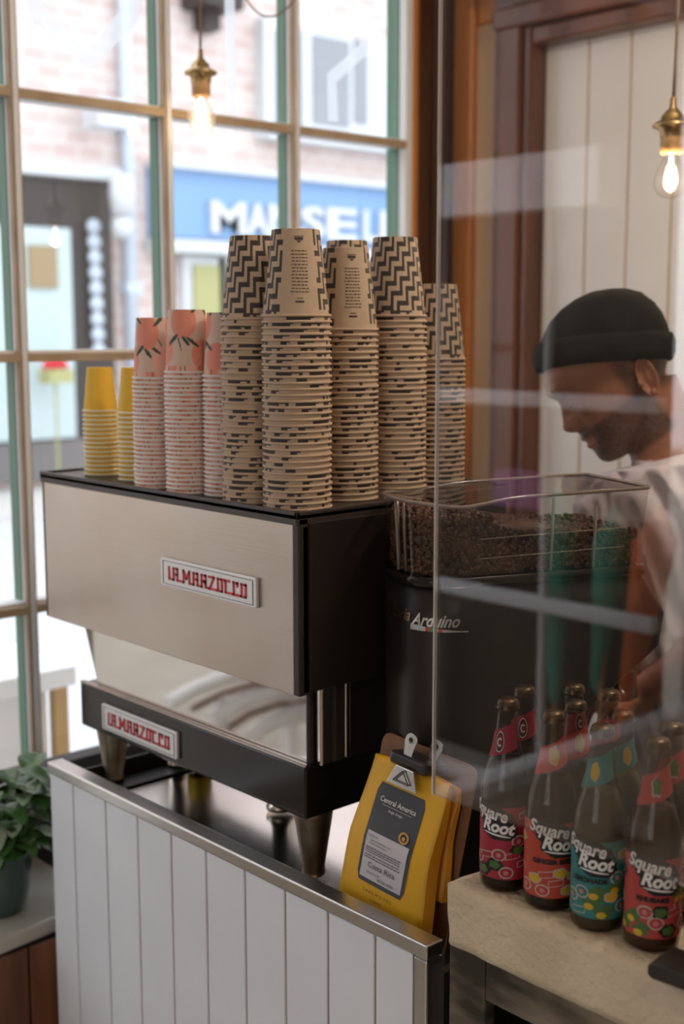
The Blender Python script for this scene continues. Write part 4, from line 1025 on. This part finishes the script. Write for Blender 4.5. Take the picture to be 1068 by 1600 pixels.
def build_bottle(x, y, main, drink, neck, word, label, turn=0.0, hscale=1.0, zbase=1.0875, simple_=False):
    rot = math.atan2(y, x)+pi/2+pi+turn       # front (-y) towards the room
    rot = math.atan2(-y, -x)+pi/2+turn
    e = thing('drink_bottle', label, 'bottle', (x, y, zbase), rot, 'soft drink bottles on the stone slab', world=False)
    e.scale = (1, 1, hscale)
    if '_base' in e: del e['_base']
    mb = MB(); mb.lathe([(.001, .0015)]+bottle_prof(BR)+[(.001, .231)], 40); mb.build('glass_body', 'bottle_glass', e)
    mb = MB(); mb.lathe([(.001, .004)]+[(r-.0022, max(z, .004)) for r, z in bottle_prof(BR)[1:7]]+[(.001, .158)], 32); mb.build('drink', drink, e)
    mb = MB(); n = 42; vs = []; 
    for r, z, cr in ((.0138, .2225, 1), (.0134, .2255, .4), (.0127, .231, 0), (.0105, .2335, 0), (.0, .2338, 0)):
        for i in range(n): a = 2*pi*i/n; rr = r+(.0007*cr if i % 2 else 0); vs.append((rr*cos(a), rr*sin(a), z))
    mb.add(vs, [(k*n+i, k*n+(i+1) % n, (k+1)*n+(i+1) % n, (k+1)*n+i) for k in range(4) for i in range(n)], 0, True); mb.build('crown_cap', 'cap', e)
    mi = SLOT.index(main)
    L_ = Lab(); L_.grid(None, -.078, .078, .018, .108, mi, .0004, 60, 3)
    ink = {'lab_orange': 3}.get(main, 4)
    L_.blob(.000, .0965, .029, .0135, 1, .0007, 26, .06, -.22, 9); L_.blob(.008, .0795, .024, .0125, 1, .0008, 22, .07, -.15, 7)
    L_.text('Square', .021, -.0045, .0920, 1, .0011, slope=-.18, shear=.3, offset=.0022, sx=.82); L_.text('Root', .021, .0075, .0750, 1, .0012, slope=-.12, shear=.3, offset=.0024, sx=.9)
    L_.text('Square', .021, -.006, .094, 7, .0014, slope=-.18, shear=.3, offset=.0006, sx=.82)
    L_.text('Root', .021, .006, .077, 7, .0016, slope=-.12, shear=.3, offset=.0008, sx=.9)
    L_.blob(.006, .0735, .017, .0011, 7, .0014, 20, 0, -.12)
    if word: L_.text(word, .0078, 0, .0600, 1, .0018, offset=.0004)
    def motif(u, z, k):
        if k == 0: L_.blob(u, z, .009, .0065, 2, .0006, 18, .08); L_.blob(u, z, .0075, .005, 3, .0010, 16, .1)
        if k == 1: L_.blob(u, z, .0105, .008, 1, .0006, 20, .12, 0, 6); L_.blob(u, z, .007, .005, 4, .0010, 16, .15, 0, 5)
        if k == 2: L_.blob(u, z, .009, .0075, 2, .0006, 20, 0); L_.blob(u, z, .0072, .0058, mi, .0010, 18, 0); L_.blob(u, z, .003, .003, 5, .0013, 12, .2)
        if k == 3: L_.grid(None, u-.009, u+.009, z-.004, z+.004, 2, .0006, 5, 1, .15); L_.grid(None, u-.008, u+.008, z-.003, z+.003, mi, .0009, 5, 1, .15)
        if k == 4: L_.blob(u, z, .011, .0075, 4, .0006, 20, .22, .4, 5); L_.blob(u-.003, z-.004, .0055, .004, 3, .0010, 16, .05)
    seq = {'lab_crimson': (2, 1, 3, 1, 2, 3), 'lab_orange': (0, 3, 0, 2, 0, 3), 'lab_teal': (2, 4, 0, 3, 4, 2), 'lab_coral': (4, 2, 3, 4, 1, 2)}[main]
    for q, (u, z) in enumerate(((-.022, .040), (.004, .036), (.026, .044), (-.012, .027), (.018, .027), (.040, .032))): motif(u, z, seq[q])
    for q, (u, z) in enumerate(((-.035, .029), (.009, .0485), (-.008, .0475), (.033, .066), (.033, .055))): motif(u, z, seq[(q+3) % 6])
    for q, (u, z) in enumerate(((.042, .092), (.050, .062), (-.045, .085), (-.047, .055), (.060, .080))): motif(u, z, seq[(q+2) % 6])
    L_.mb.build('body_label', SLOT, e)
    L_ = Lab(); nm = {'red_g': 0, 'red_yellow': 8, 'teal_yellow': 6, 'coral_leaf': 9}[neck]
    L_.grid(None, -.040, .040, .168, .200, nm, .0006, 40, 4, .22)
    if neck == 'red_g': L_.blob(0, .184, .0100, .0125, 7, .0010, 24); L_.blob(0, .184, .0088, .0112, 1, .0013, 24); L_.blob(0, .184, .006, .0082, nm, .0016, 20); L_.text('C', .014, 0, .179, 7, .0022, offset=.0004)
    if neck == 'red_yellow': L_.blob(0, .185, .0115, .0115, 2, .0010, 24, .10, 0, 5); L_.blob(0, .185, .0102, .0102, 3, .0013, 24, .12, 0, 5)
    if neck == 'teal_yellow': L_.blob(-.002, .184, .0100, .0110, 2, .0010, 22, .05); L_.blob(-.002, .184, .0088, .0098, 3, .0013, 22, .05)
    if neck == 'coral_leaf': L_.blob(0, .184, .0100, .0110, 2, .0010, 22, .16, .3, 5); L_.blob(0.001, .185, .0085, .0095, 4, .0013, 22, .18, .3, 5)
    L_.mb.build('neck_label', SLOT, e)
    return e
build_bottle(-.965, 1.148, 'lab_crimson', 'drink_dark', 'red_g', '', 'bottle with a crimson label of melon drawings, at the open end of the row', -.55)
build_bottle(-.896, 1.148, 'lab_orange', 'drink_dark', 'red_yellow', 'GINGER BEER', 'ginger beer bottle with a red-orange label and yellow drawings', .1)
build_bottle(-.826, 1.146, 'lab_teal', 'drink_pale', 'teal_yellow', 'LEMONADE', 'lemonade bottle with a teal label and yellow lemon on its neck', -.35)
build_bottle(-.757, 1.152, 'lab_coral', 'drink_amber', 'coral_leaf', 'RHUBARB', 'rhubarb bottle with a coral label and a green leaf on its neck', .0)
build_bottle(-.690, 1.170, 'lab_coral', 'drink_dark', 'coral_leaf', '', 'coral-labelled bottle at the frame edge beyond the rhubarb one', .5)
build_bottle(-.995, 1.216, 'lab_crimson', 'drink_dark', 'red_g', '', 'crimson-necked bottle in the second row behind the melon bottle', -.1, .98)
build_bottle(-.914, 1.213, 'lab_orange', 'drink_dark', 'red_yellow', '', 'yellow and red necked bottle behind the ginger beer and lemonade', .4, .98)
build_bottle(-.850, 1.218, 'lab_teal', 'drink_pale', 'teal_yellow', '', 'teal-necked bottle in the second row behind the rhubarb one', .5, .98)
build_bottle(-.785, 1.222, 'lab_coral', 'drink_dark', 'coral_leaf', '', 'leaf-necked bottle in the second row at the frame edge', .2, .98)
build_bottle(-.975, 1.290, 'lab_crimson', 'drink_dark', 'red_g', '', 'crimson-necked bottle in the third row nearest the grinder', .5, .95)
build_bottle(-.918, 1.280+.006, 'lab_orange', 'drink_dark', 'red_yellow', '', 'third-row bottle with a yellow drawing on its red neck, right of the crimson', -.2, .97)

# black service tray/back counter behind the bottles
e = thing('back_counter', 'black back counter with a raised edge behind the bottles', 'counter', (-.45, 2.0, 0))
mb = MB(); mb.box(-.90, 1.0, 1.62, 1.83, 0, 1.13); mb.build('carcass', 'black_side', e)
mb = MB(); mb.box(-.92, 1.0, 1.60, 1.85, 1.13, 1.155); mb.box(-.92, 1.0, 1.60, 1.615, 1.155, 1.175); mb.box(-.92, -.905, 1.60, 1.85, 1.155, 1.175); mb.build('counter_top', 'black_gloss', e, bevel=.004, seg=3)

# ------------------------------------------------------------------ plant in a glazed pot
pc_ = on(2, .6225, 18, 1425)
PX, PY, PZ = -2.235, 1.118, .6225
pl = thing('potted_plant', 'leafy green plant in a dark green glazed pot on the window ledge', 'plant', (PX, PY, PZ))
mb = MB(); mb.lathe([(.050, 0), (.054, .004), (.062, .05), (.067, .115), (.069, .122), (.066, .126), (.061, .118), (.058, .10)], 40, T=Matrix.Translation((PX, PY, PZ))); 
mb.lathe([(.0005, 0), (.050, 0)], 40, T=Matrix.Translation((PX, PY, PZ))); mb.build('pot', 'pot', pl)
mb = MB(); mb.lathe([(.0005, .108), (.060, .106)], 24, T=Matrix.Translation((PX, PY, PZ))); mb.build('soil', 'soil', pl)
random.seed(9)
def leaf_mesh(mb, base, tip_dir, ln, wd, m):
    d = tip_dir.normalized(); side = d.cross(Vector((0, 0, 1))); side.normalize(); up = side.cross(d)
    vs = []; fs = []; nl, nw = 8, 4
    for i in range(nl+1):
        t = i/nl; w_ = wd*math.sin(pi*min(1, t*.92+.04))**.75*(1-.25*t)
        for j in range(-nw//2, nw//2+1):
            s_ = j/(nw/2); p = base+d*ln*t-Vector((0, 0, 1))*ln*.32*t*t+side*w_*s_+up*(abs(s_)*w_*.35+.002*sin(9*t+j))
            vs.append(tuple(p))
    for i in range(nl):
        for j in range(nw): a = i*(nw+1)+j; fs.append((a, a+1, a+nw+2, a+nw+1))
    mb.add(vs, fs, m, True)
lf = MB(); lf2 = MB(); stm = MB()
for k in range(120):
    a = random.uniform(0, 6.28); r = random.uniform(.0, .055); h = random.uniform(.01, .19)*(1-.3*r/.05)
    b0 = Vector((PX+r*.5*cos(a), PY+r*.5*sin(a), PZ+.105)); b1 = Vector((PX+(r+h*.35)*cos(a), PY+(r+h*.35)*sin(a), PZ+.115+h))
    stm.tube([b0, (b0+b1)/2+Vector((0, 0, .012)), b1], .0015, 5)
    d = Vector((cos(a+random.uniform(-.6, .6)), sin(a+random.uniform(-.6, .6)), random.uniform(-.1, .6)))
    leaf_mesh(lf2 if k % 3 == 0 else lf, b1, d, random.uniform(.06, .088), random.uniform(.023, .034), 0)
lf.build('leaves', 'leaf', pl); lf2.build('leaves', 'leaf_pale', pl, label='pale silver-green variegated leaves'); stm.build('stems', 'stem', pl)

# ------------------------------------------------------------------ pendant bulbs
def pendant(x, y, zb, label, watt, glass='bulb_glass'):
    """zb: bottom of the bulb"""
    e = thing('pendant_bulb', label, 'pendant lamp', (x, y, zb), world=False); 
    if '_base' in e: del e['_base']
    mb = MB(); prof = [(.001, 0), (.010, .001), (.020, .006), (.0285, .018), (.031, .032), (.0285, .046), (.021, .062), (.015, .074), (.0135, .084)]
    mb.lathe(prof, 28); mb.build('bulb', glass, e)
    mb = MB(); mb.tube([(0, 0, .078), (0, 0, .055)], .0035, 8)
    for k in range(6): a = 2*pi*k/6; mb.tube([(.004*cos(a), .004*sin(a), .056), (.008*cos(a), .008*sin(a), .036), (.004*cos(a+.5), .004*sin(a+.5), .020)], .0011, 5)
    mb.build('filament', 'filament', e)
    mb = MB(); mb.lathe([(.0135, .080), (.0205, .082), (.0215, .112), (.0205, .122)], 28); mb.build('socket', 'socket_tan', e)
    mb = MB(); mb.lathe([(.0225, .112), (.0235, .125), (.036, .130), (.037, .134), (.030, .139), (.022, .142), (.020, .150), (.013, .158), (.0065, .165), (.0055, .182), (.003, .184)], 32); mb.build('brass_gallery', 'brass', e)
    mb = MB(); n = 12; pts = [(.004*sin(k*.5), 0, .182+(3.045-zb-.182)*k/n) for k in range(n+1)]; mb.tube(pts, .0028, 8); mb.build('cord', 'cord', e)
    light('pendant_glow', 'POINT', (x, y, zb+.035), watt, (1, .72, .42), rad=.012)
    return e
pl1 = on(1, 1.75, 315, 211); pendant(pl1.x, 1.75, pl1.z, 'bare bulb on a brown cord hanging before the window panes', .35)
pl2 = on(1, 2.10, 1046, 311); pendant(pl2.x, 2.10, pl2.z, 'glowing bare bulb on a brown cord before the white boarded wall', 4, 'bulb_clear')
mb = MB(); c0, c1, c2 = on(0, -2.40, 383, -4), on(0, -2.40, 424, 26), on(0, -2.40, 470, -14)
pts = []
for k in range(13):
    t = k/12; p = c0*(1-t)**2+(2*c1-(c0+c2)/2)*2*t*(1-t)+c2*t*t; pts.append(p)
pts = [pts[0]+Vector((0, -.03, .6))]+pts+[pts[-1]+Vector((0, .03, .6))]
mb.tube(pts, .0022, 6)
tag(mb.build('wire_loop', 'cord'), 'brown cord looping down before the upper window', 'cord')
# ------------------------------------------------------------------ barista
BD, BS = 2.35, 2002.34/2.35
def IP(x, y, lat=0.0, dep=0.0):
    """point of the barista's mid plane at photo pixel x, y, moved lat metres towards the room side"""
    d = FV+RV*((x-534)/CAM_P[0])-UV*((y-800)/CAM_P[0])
    return CAM+d*(BD+max(0, y-980)*.00042)-FV*lat
EAR = IP(1000, 588)
HF = (-.788*RV-.616*UV).normalized(); HU = (-.616*RV+.788*UV).normalized(); HW = -FV
def HP(f, u, w_): return EAR+HF*(f/BS)+HU*(u/BS)+HW*(w_/BS)
def interp(tab, x):
    if x <= tab[0][0]: return tab[0][1]
    for (a, va), (b, vb) in zip(tab, tab[1:]):
        if a <= x <= b:
            t = (x-a)/(b-a); return va+(vb-va)*t
    return tab[-1][1]
FRONT = [(-82, 100), (-76, 119), (-67, 127), (-56, 127.5), (-43, 126), (-20, 123), (0, 121), (20, 121), (40, 122), (56, 128), (68, 130), (82, 126), (100, 112), (115, 88), (127, 52), (133, 20)]
BACK = [(-82, 40), (-70, 12), (-50, 2), (-33, -8), (-15, -34), (0, -52), (10, -60), (20, -66), (45, -74), (65, -71), (80, -62), (95, -48), (112, -28), (127, -8), (133, 4)]
WID = [(-82, 18), (-76, 30), (-67, 40), (-50, 52), (-30, 60), (-10, 65), (10, 70), (40, 74), (75, 76), (100, 68), (115, 54), (127, 34), (133, 14)]
NOSE = [(-14, 0), (-8, 10), (-3, 20), (7, 27), (16, 22), (26, 15), (36, 9), (46, 2), (56, 0)]
LIPS = [(-52, 2), (-44, 2), (-38, 8), (-34, 10), (-30.5, 2), (-28, 1), (-24, 12), (-19, 10), (-13, 5), (-8, 0)]
def head_pt(u, th):
    f1, f0, w_ = interp(FRONT, u), interp(BACK, u), interp(WID, u)
    c, h = (f1+f0)/2, (f1-f0)/2; n_ = 2.35
    cs, sn = cos(th), sin(th)
    f = c+h*math.copysign(abs(cs)**(2/n_), cs); y = w_*math.copysign(abs(sn)**(2/n_), sn)
    if cs > 0:
        f += interp(NOSE, u)*math.exp(-(y/(9 if u > 18 else 13))**2)*(1 if abs(y) < 40 else 0)
        f += interp(LIPS, u)*math.exp(-(y/20)**2)
        f -= 9*math.exp(-((abs(y)-29)/15)**2)*math.exp(-((u-40)/14)**2)         # eye sockets
        f += 5*math.exp(-((abs(y)-29)/11)**2)*math.exp(-((u-37)/7)**2)          # lids
        f += 4*math.exp(-((abs(y)-28)/20)**2)*math.exp(-((u-62)/8)**2)          # brow
        f += 3*math.exp(-((abs(y)-42)/14)**2)*math.exp(-((u-12)/16)**2)         # cheek bone
        f += 5*math.exp(-((abs(y)-10)/5)**2)*math.exp(-((u-2)/7)**2)            # nostril wings
    return f, y
bar = thing('barista', 'person in a charcoal beanie and pale t-shirt looking down beyond the grinder', 'person', (-1.28, 2.18, 0))
src = MB(); NU, NT = 100, 112
us = [-82+215*i/NU for i in range(NU+1)]
src.v += [tuple(HP(*((head_pt(u, 2*pi*k/NT))[0:1]+(u,)+(head_pt(u, 2*pi*k/NT))[1:2]))) for u in us for k in range(NT)]
for i in range(NU):
    for k in range(NT): src.f.append((i*NT+k, i*NT+(k+1) % NT, (i+1)*NT+(k+1) % NT, (i+1)*NT+k)); src.m.append(0); src.sm.append(True)
src.f += [tuple(range(NT))[::-1], tuple(NU*NT+k for k in range(NT))]; src.m += [0, 0]; src.sm += [True, True]
def ell_loft(mb, rings, n=32, m=0, power=2.2):
    """rings: (x left px, x right px, y px, half width m[, lat shift m])"""
    o = len(mb.v)
    for r in rings:
        xl, xr, y, hw = r[:4]; ls = r[4] if len(r) > 4 else 0; tl = r[5] if len(r) > 5 else 0
        for k in range(n):
            a = 2*pi*k/n; cx, sy = cos(a), sin(a)
            x = (xl+xr)/2+(xr-xl)/2*math.copysign(abs(cx)**(2/power), cx)
            mb.v.append(tuple(IP(x, y+tl*(x-(xl+xr)/2), ls+hw*math.copysign(abs(sy)**(2/power), sy))))
    for i in range(len(rings)-1):
        for k in range(n): mb.f.append((o+i*n+k, o+i*n+(k+1) % n, o+(i+1)*n+(k+1) % n, o+(i+1)*n+k)); mb.m.append(m); mb.sm.append(True)
    for q in (0, len(rings)-1): mb.f.append(tuple(o+q*n+k for k in range(n))); mb.m.append(m); mb.sm.append(True)
# neck as an inclined tube inside the skull, then the trunk
NECK = [(1006, 600, .060), (1020, 640, .062), (1034, 680, .066), (1050, 715, .074), (1065, 750, .085)]
src.tube([IP(x, y) for x, y, r in NECK], [r for x, y, r in NECK], 24)
TR = [(1005, 1105, 705, .085, 0, -.25), (960, 1150, 735, .165, 0, -.15), (925, 1180, 780, .195), (915, 1195, 850, .175), (925, 1200, 950, .160), (945, 1205, 1060, .155), (975, 1215, 1180, .165), (1000, 1220, 1300, .170), (1030, 1215, 1370, .15)]
ell_loft(src, TR)
SHN = IP(1085, 775, .190); ELN = IP(1135, 925, .285); WRN = IP(982, 1055, .17)
SHF = IP(1020, 790, -.175); ELF = IP(1010, 965, -.20); WRF = IP(930, 1070, -.06)
for a, b, c in ((SHN, ELN, WRN), (SHF, ELF, WRF)):
    src.tube([a, a.lerp(b, .3), a.lerp(b, .8), b, b.lerp(c, .15), b.lerp(c, .35), b.lerp(c, .8), c], [.056, .054, .047, .047, .050, .050, .036, .032], 20)
    d = (c-b).normalized(); side = d.cross(Vector((0, 0, 1))).normalized(); upv = side.cross(d)
    palm = c+d*.045
    src.tube([c-d*.01, c+d*.03, c+d*.085], [.028, .036, .032], 14)
    for k, (off, ln) in enumerate(((-.027, .065), (-.009, .076), (.009, .072), (.027, .056))):
        p0 = c+d*.078+side*off; p1 = p0+d*ln*.45-upv*.006; p2 = p1+d*ln*.28-upv*ln*.25; p3 = p2+d*ln*.12-upv*ln*.28
        src.tube([p0-d*.02, p0, p1, p2, p3], [.0100, .0098, .0092, .0085, .0070], 10)
    p0 = c+d*.025-side*.03; src.tube([p0, p0+d*.03-side*.020-upv*.01, p0+d*.055-side*.024-upv*.024, p0+d*.072-side*.020-upv*.038], [.014, .0125, .0110, .0085], 10)
PV = IP(1120, 1350); 
for s_ in (-1, 1):
    hip = PV+HW*(.09*s_); fx, fy = hip.x, hip.y
    src.tube([hip+Vector((0, 0, .05)), hip-Vector((0, 0, .15)), Vector((fx, fy, .50)), Vector((fx, fy, .46)), Vector((fx+.01, fy+.01, .32)), Vector((fx, fy, .09))], [.095, .09, .062, .058, .056, .042], 20)
    fd = Vector((-RV.x, -RV.y, 0)).normalized()
    q0 = Vector((fx, fy, .045)); src.tube([q0-fd*.06, q0+fd*.06, q0+fd*.17, q0+fd*.21], [.042, .044, .036, .024], 16)
raw = src.build('body_source', 'skin')
md = raw.modifiers.new('r', 'REMESH'); md.mode = 'VOXEL'; md.voxel_size = .0042; md.use_smooth_shade = True
sm = raw.modifiers.new('s', 'SMOOTH'); sm.factor = .5; sm.iterations = 2
bpy.context.view_layer.update()
me = bpy.data.meshes.new_from_object(raw.evaluated_get(bpy.context.evaluated_depsgraph_get()))
bpy.data.objects.remove(raw)
bb = Vector(bar['_base'])
for v in me.vertices: v.co -= bb
me.name = 'body'; me.materials.clear(); me.materials.append(M['skin'])
for p in me.polygons: p.use_smooth = True; p.material_index = 0
body = bpy.data.objects.new('body', me); C.objects.link(body); body.parent = bar
# ears: a cupped shell with a rolled rim, tragus and lobe
EM = Matrix(((HF.x, HU.x, HW.x, 0), (HF.y, HU.y, HW.y, 0), (HF.z, HU.z, HW.z, 0), (0, 0, 0, 1)))
for s_ in (-1, 1):
    mb = MB(); n = 28; vs = []
    def eo(a, g):        # outline of the ear, leaning back, in head px
        x = 14-17*cos(a)*g*(1 if cos(a) > 0 else .75)-6*sin(a)*g; y = -2+29*sin(a)*g
        return x, y
    for g, dz in ((1.0, 0), (1.05, 3.2), (.97, 5.2), (.84, 4.0), (.66, .8), (.42, -1.2), (.2, -1.6)):
        for k in range(n):
            a = 2*pi*k/n; x, y = eo(a, g); back = 5*max(0, cos(a))
            vs.append(tuple(HP(x, y, s_*(72+dz+back))))
    fs = [(h*n+k, h*n+(k+1) % n, (h+1)*n+(k+1) % n, (h+1)*n+k) for h in range(6) for k in range(n)]+[tuple(6*n+k for k in range(n))]
    mb.add(vs, fs, 0, True)
    for (fx, ux, wx, ra, rb) in ((26, -4, 76, .0050, .0085), (17, -27, 76, .0085, .0095)):
        T = Matrix.Translation(HP(fx, ux, s_*wx)) @ EM @ Matrix.Diagonal((ra, rb, .005, 1)); mb.add([tuple(v) for v in iv], iff, 0, True, T)
    mb.build('ear', 'skin', bar)
# short beard and shaved hair: growth colouring of the skin, stored per vertex
def sstep(a, b, x): t = min(1, max(0, (x-a)/(b-a))); return t*t*(3-2*t)
at = me.color_attributes.new('growth', 'FLOAT_COLOR', 'POINT')
for v in me.vertices:
    d = v.co+bb-EAR; f, u, y = d.dot(HF)*BS, d.dot(HU)*BS, abs(d.dot(HW))*BS
    g = 0
    if -100 < u < 110 and -140 < f < 180:
        cheek = sstep(8, -16, u-(f-20)*-.10)*sstep(8, 22, f)*sstep(112, 84, f)      # jaw and cheek
        side = sstep(20, 4, abs(f-34))*sstep(60, 30, u)*.9                           # sideburn
        chin = sstep(-38, -46, u)*sstep(20, 40, f)
        lip = sstep(-6, -11, u)*sstep(-25, -20, u)*sstep(100, 108, f)*sstep(34, 24, y)
        corner = sstep(-10, -16, u)*sstep(22, 30, y)*sstep(60, 80, f)
        jawline = sstep(-96, -84, u)
        beard = max(cheek*(1 if y > 30 else sstep(-36, -46, u)), side, chin, lip, corner)*jawline
        hair = sstep(-40, -22, u)*sstep(6, -10, f-max(0, u-10)*1.0)
        g = max(beard*.85, hair*.95) if y > -1 else 0
        if f > 104 and -46 < u < -27 and y < 20: g *= .15
    at.data[v.index].color = (g, g, g, 1)
ms_ = M['skin'].copy(); ms_.name = 'brown_skin_with_beard'; n_ = ms_.node_tree.nodes; L_ = ms_.node_tree.links; pb = n_['Principled BSDF']
ca_ = n_.new('ShaderNodeVertexColor'); ca_.layer_name = 'growth'; mx_ = n_.new('ShaderNodeMix'); mx_.data_type = 'RGBA'
nz_ = n_.new('ShaderNodeTexNoise'); nz_.inputs['Scale'].default_value = 160; mm_ = n_.new('ShaderNodeMath'); mm_.operation = 'MULTIPLY_ADD'; mm_.inputs[1].default_value = .9; mm_.inputs[2].default_value = .45
tcn = n_.new('ShaderNodeTexCoord'); L_.new(tcn.outputs['Object'], nz_.inputs['Vector']); L_.new(nz_.outputs[0], mm_.inputs[0])
mu_ = n_.new('ShaderNodeMath'); mu_.operation = 'MULTIPLY'; mu_.use_clamp = True; L_.new(mm_.outputs[0], mu_.inputs[0]); L_.new(ca_.outputs['Color'], mu_.inputs[1])
old = pb.inputs['Base Color'].links[0].from_socket
L_.new(mu_.outputs[0], mx_.inputs[0]); L_.new(old, mx_.inputs[6]); mx_.inputs[7].default_value = (.045, .026, .018, 1); L_.new(mx_.outputs[2], pb.inputs['Base Color'])
me.materials.clear(); me.materials.append(ms_)
for s_ in (-1, 1):
    mb = MB(); mb.tube([HP(128, 60, s_*12), HP(127, 66, s_*24), HP(118, 66, s_*38), HP(108, 60, s_*46)], [.0022, .0035, .0032, .0015], 8); mb.build('eyebrow', 'hair', bar)
    mb = MB(); mb.tube([HP(121, 32, s_*18), HP(120.5, 30, s_*27), HP(115, 32, s_*37)], [.0010, .0014, .0010], 6); mb.build('eyelashes', 'hair', bar)
# beanie
mb = MB()
BE = [(932, 964, 455.5, .026), (914, 984, 459, .058), (896, 1003, 467, .085), (877, 1018, 480, .100), (861, 1030, 497, .108), (850, 1039, 519, .112), (842, 1045, 543, .112), (841, 1045, 560, .108)]
ell_loft(mb, [(a, b, y, c*1.0, 0, -.05) for a, b, y, c in BE], 96, 0, 2.15)
nv = len(mb.v)
for i, v in enumerate(mb.v):        # knitted ribs and the crown folds
    k = i % 96; ring = i//96; p = Vector(v); cxr = IP((BE[ring][0]+BE[ring][1])/2, BE[ring][2]); d = (p-cxr)
    fold = .16*math.exp(-(((k+4) % 24-12)/2.2)**2)*(1, 1, .8, .5, .25, .1, 0, 0)[ring]
    mb.v[i] = tuple(cxr+d*(1+.010*(k % 2)-fold*.5))
bn = mb.build('beanie', 'beanie', bar)
mb = MB()
ell_loft(mb, [(846, 1040, 530, .106, 0, -.075), (838, 1047, 532, .112, 0, -.075), (834, 1051, 543, .115, 0, -.075), (834, 1051, 559, .115, 0, -.075), (838, 1047, 571, .112, 0, -.075), (846, 1041, 573, .106, 0, -.075)], 96, 0, 2.15)
for i, v in enumerate(mb.v):
    k = i % 96; p = Vector(v); cxr = IP(942, 550); d = p-cxr; mb.v[i] = tuple(cxr+d*(1+.008*(k % 2)))
mb.build('cuff', 'beanie', bn)
# t-shirt: trunk with folds, collar and sleeves
from mathutils import noise as NZ
mb = MB(); rings = [(996, 1108, 710, .092, 0, -.28), (952, 1155, 716, .150, 0, -.20), (926, 1180, 730, .200, 0, -.10), (908, 1200, 775, .222, 0, -.05), (899, 1206, 815, .222), (896, 1208, 860, .212), (899, 1210, 905, .200), (906, 1212, 955, .192), (915, 1214, 1005, .188), (930, 1216, 1060, .188), (948, 1220, 1120, .190), (964, 1224, 1190, .192), (980, 1228, 1270, .195)]
dr_ = []
for a, b in zip(rings, rings[1:]):
    for t in (0, .125, .25, .375, .5, .625, .75, .875): dr_.append(tuple((list(a)+[0, 0])[:6][i]*(1-t)+(list(b)+[0, 0])[:6][i]*t for i in range(6)))
dr_.append(tuple((list(rings[-1])+[0, 0])[:6]))
ell_loft(mb, dr_, 160, 0, 2.3); mb.f = mb.f[:-2]; mb.m = mb.m[:-2]; mb.sm = mb.sm[:-2]
def wrinkle(v, amp=.020):
    p = Vector(v); q = (p.dot(RV), p.z, p.dot(FV)); s_ = Vector((q[0]*26+q[1]*9, q[1]*3.4, q[2]*15)); h = -abs(NZ.noise(s_))*2.0+.6*NZ.noise(s_*2.3)+.35
    return h*amp
for i, v in enumerate(mb.v):
    ring = dr_[i//160]; c = IP((ring[0]+ring[1])/2, ring[2]); d = (Vector(v)-c); l = d.length; mb.v[i] = tuple(c+d*(1+wrinkle(v)/max(l, .05)*min(1, .15+(i//160)/20)))
ts = mb.build('t_shirt', 'tshirt', bar)
for a, b in ((SHN, ELN), (SHF, ELF)):
    mb = MB(); pts = [a+(a-b)*.10, a, a.lerp(b, .2), a.lerp(b, .4), a.lerp(b, .62), a.lerp(b, .80)]
    mb.tube(pts, [.052, .070, .072, .068, .066, .066], 28, caps=False)
    for i, v in enumerate(mb.v):
        c = pts[i//28]; d = Vector(v)-c; mb.v[i] = tuple(c+d*(1+wrinkle(v, .5*.2)))
    mb.build('sleeve', 'tshirt', ts)
mb = MB(); col = [(1000, 718, .0), (1008, 726, .045), (1040, 718, .080), (1080, 700, .078), (1104, 690, 0), (1080, 700, -.078), (1040, 718, -.080), (1008, 726, -.045), (1000, 718, 0)]
mb.tube([IP(x-9, y+2, l*1.06) for x, y, l in col], .0065, 8, caps=False); mb.build('collar', 'tshirt', ts)
# trousers and shoes
mb = MB(); ell_loft(mb, [(985, 1228, 1240, .186), (1000, 1232, 1320, .19), (1020, 1232, 1390, .185)], 48)
for s_ in (-1, 1):
    hip = PV+HW*(.09*s_); fx, fy = hip.x, hip.y
    mb.tube([hip-Vector((0, 0, .0)), hip-Vector((0, 0, .18)), Vector((fx, fy, .50)), Vector((fx, fy, .3)), Vector((fx, fy, .08))], [.115, .11, .085, .078, .07], 24)
mb.build('trousers', 'trousers', bar)
for s_ in (-1, 1):
    hip = PV+HW*(.09*s_); fd = Vector((-RV.x, -RV.y, 0)).normalized(); q0 = Vector((hip.x, hip.y, .056))
    mb = MB(); mb.tube([q0-fd*.09, q0-fd*.05, q0+fd*.08, q0+fd*.19, q0+fd*.235], [.03, .053, .054, .046, .028], 18); mb.build('shoe', 'black_trim', bar)
for o in bpy.data.objects:
    if '_base' in o: del o['_base']
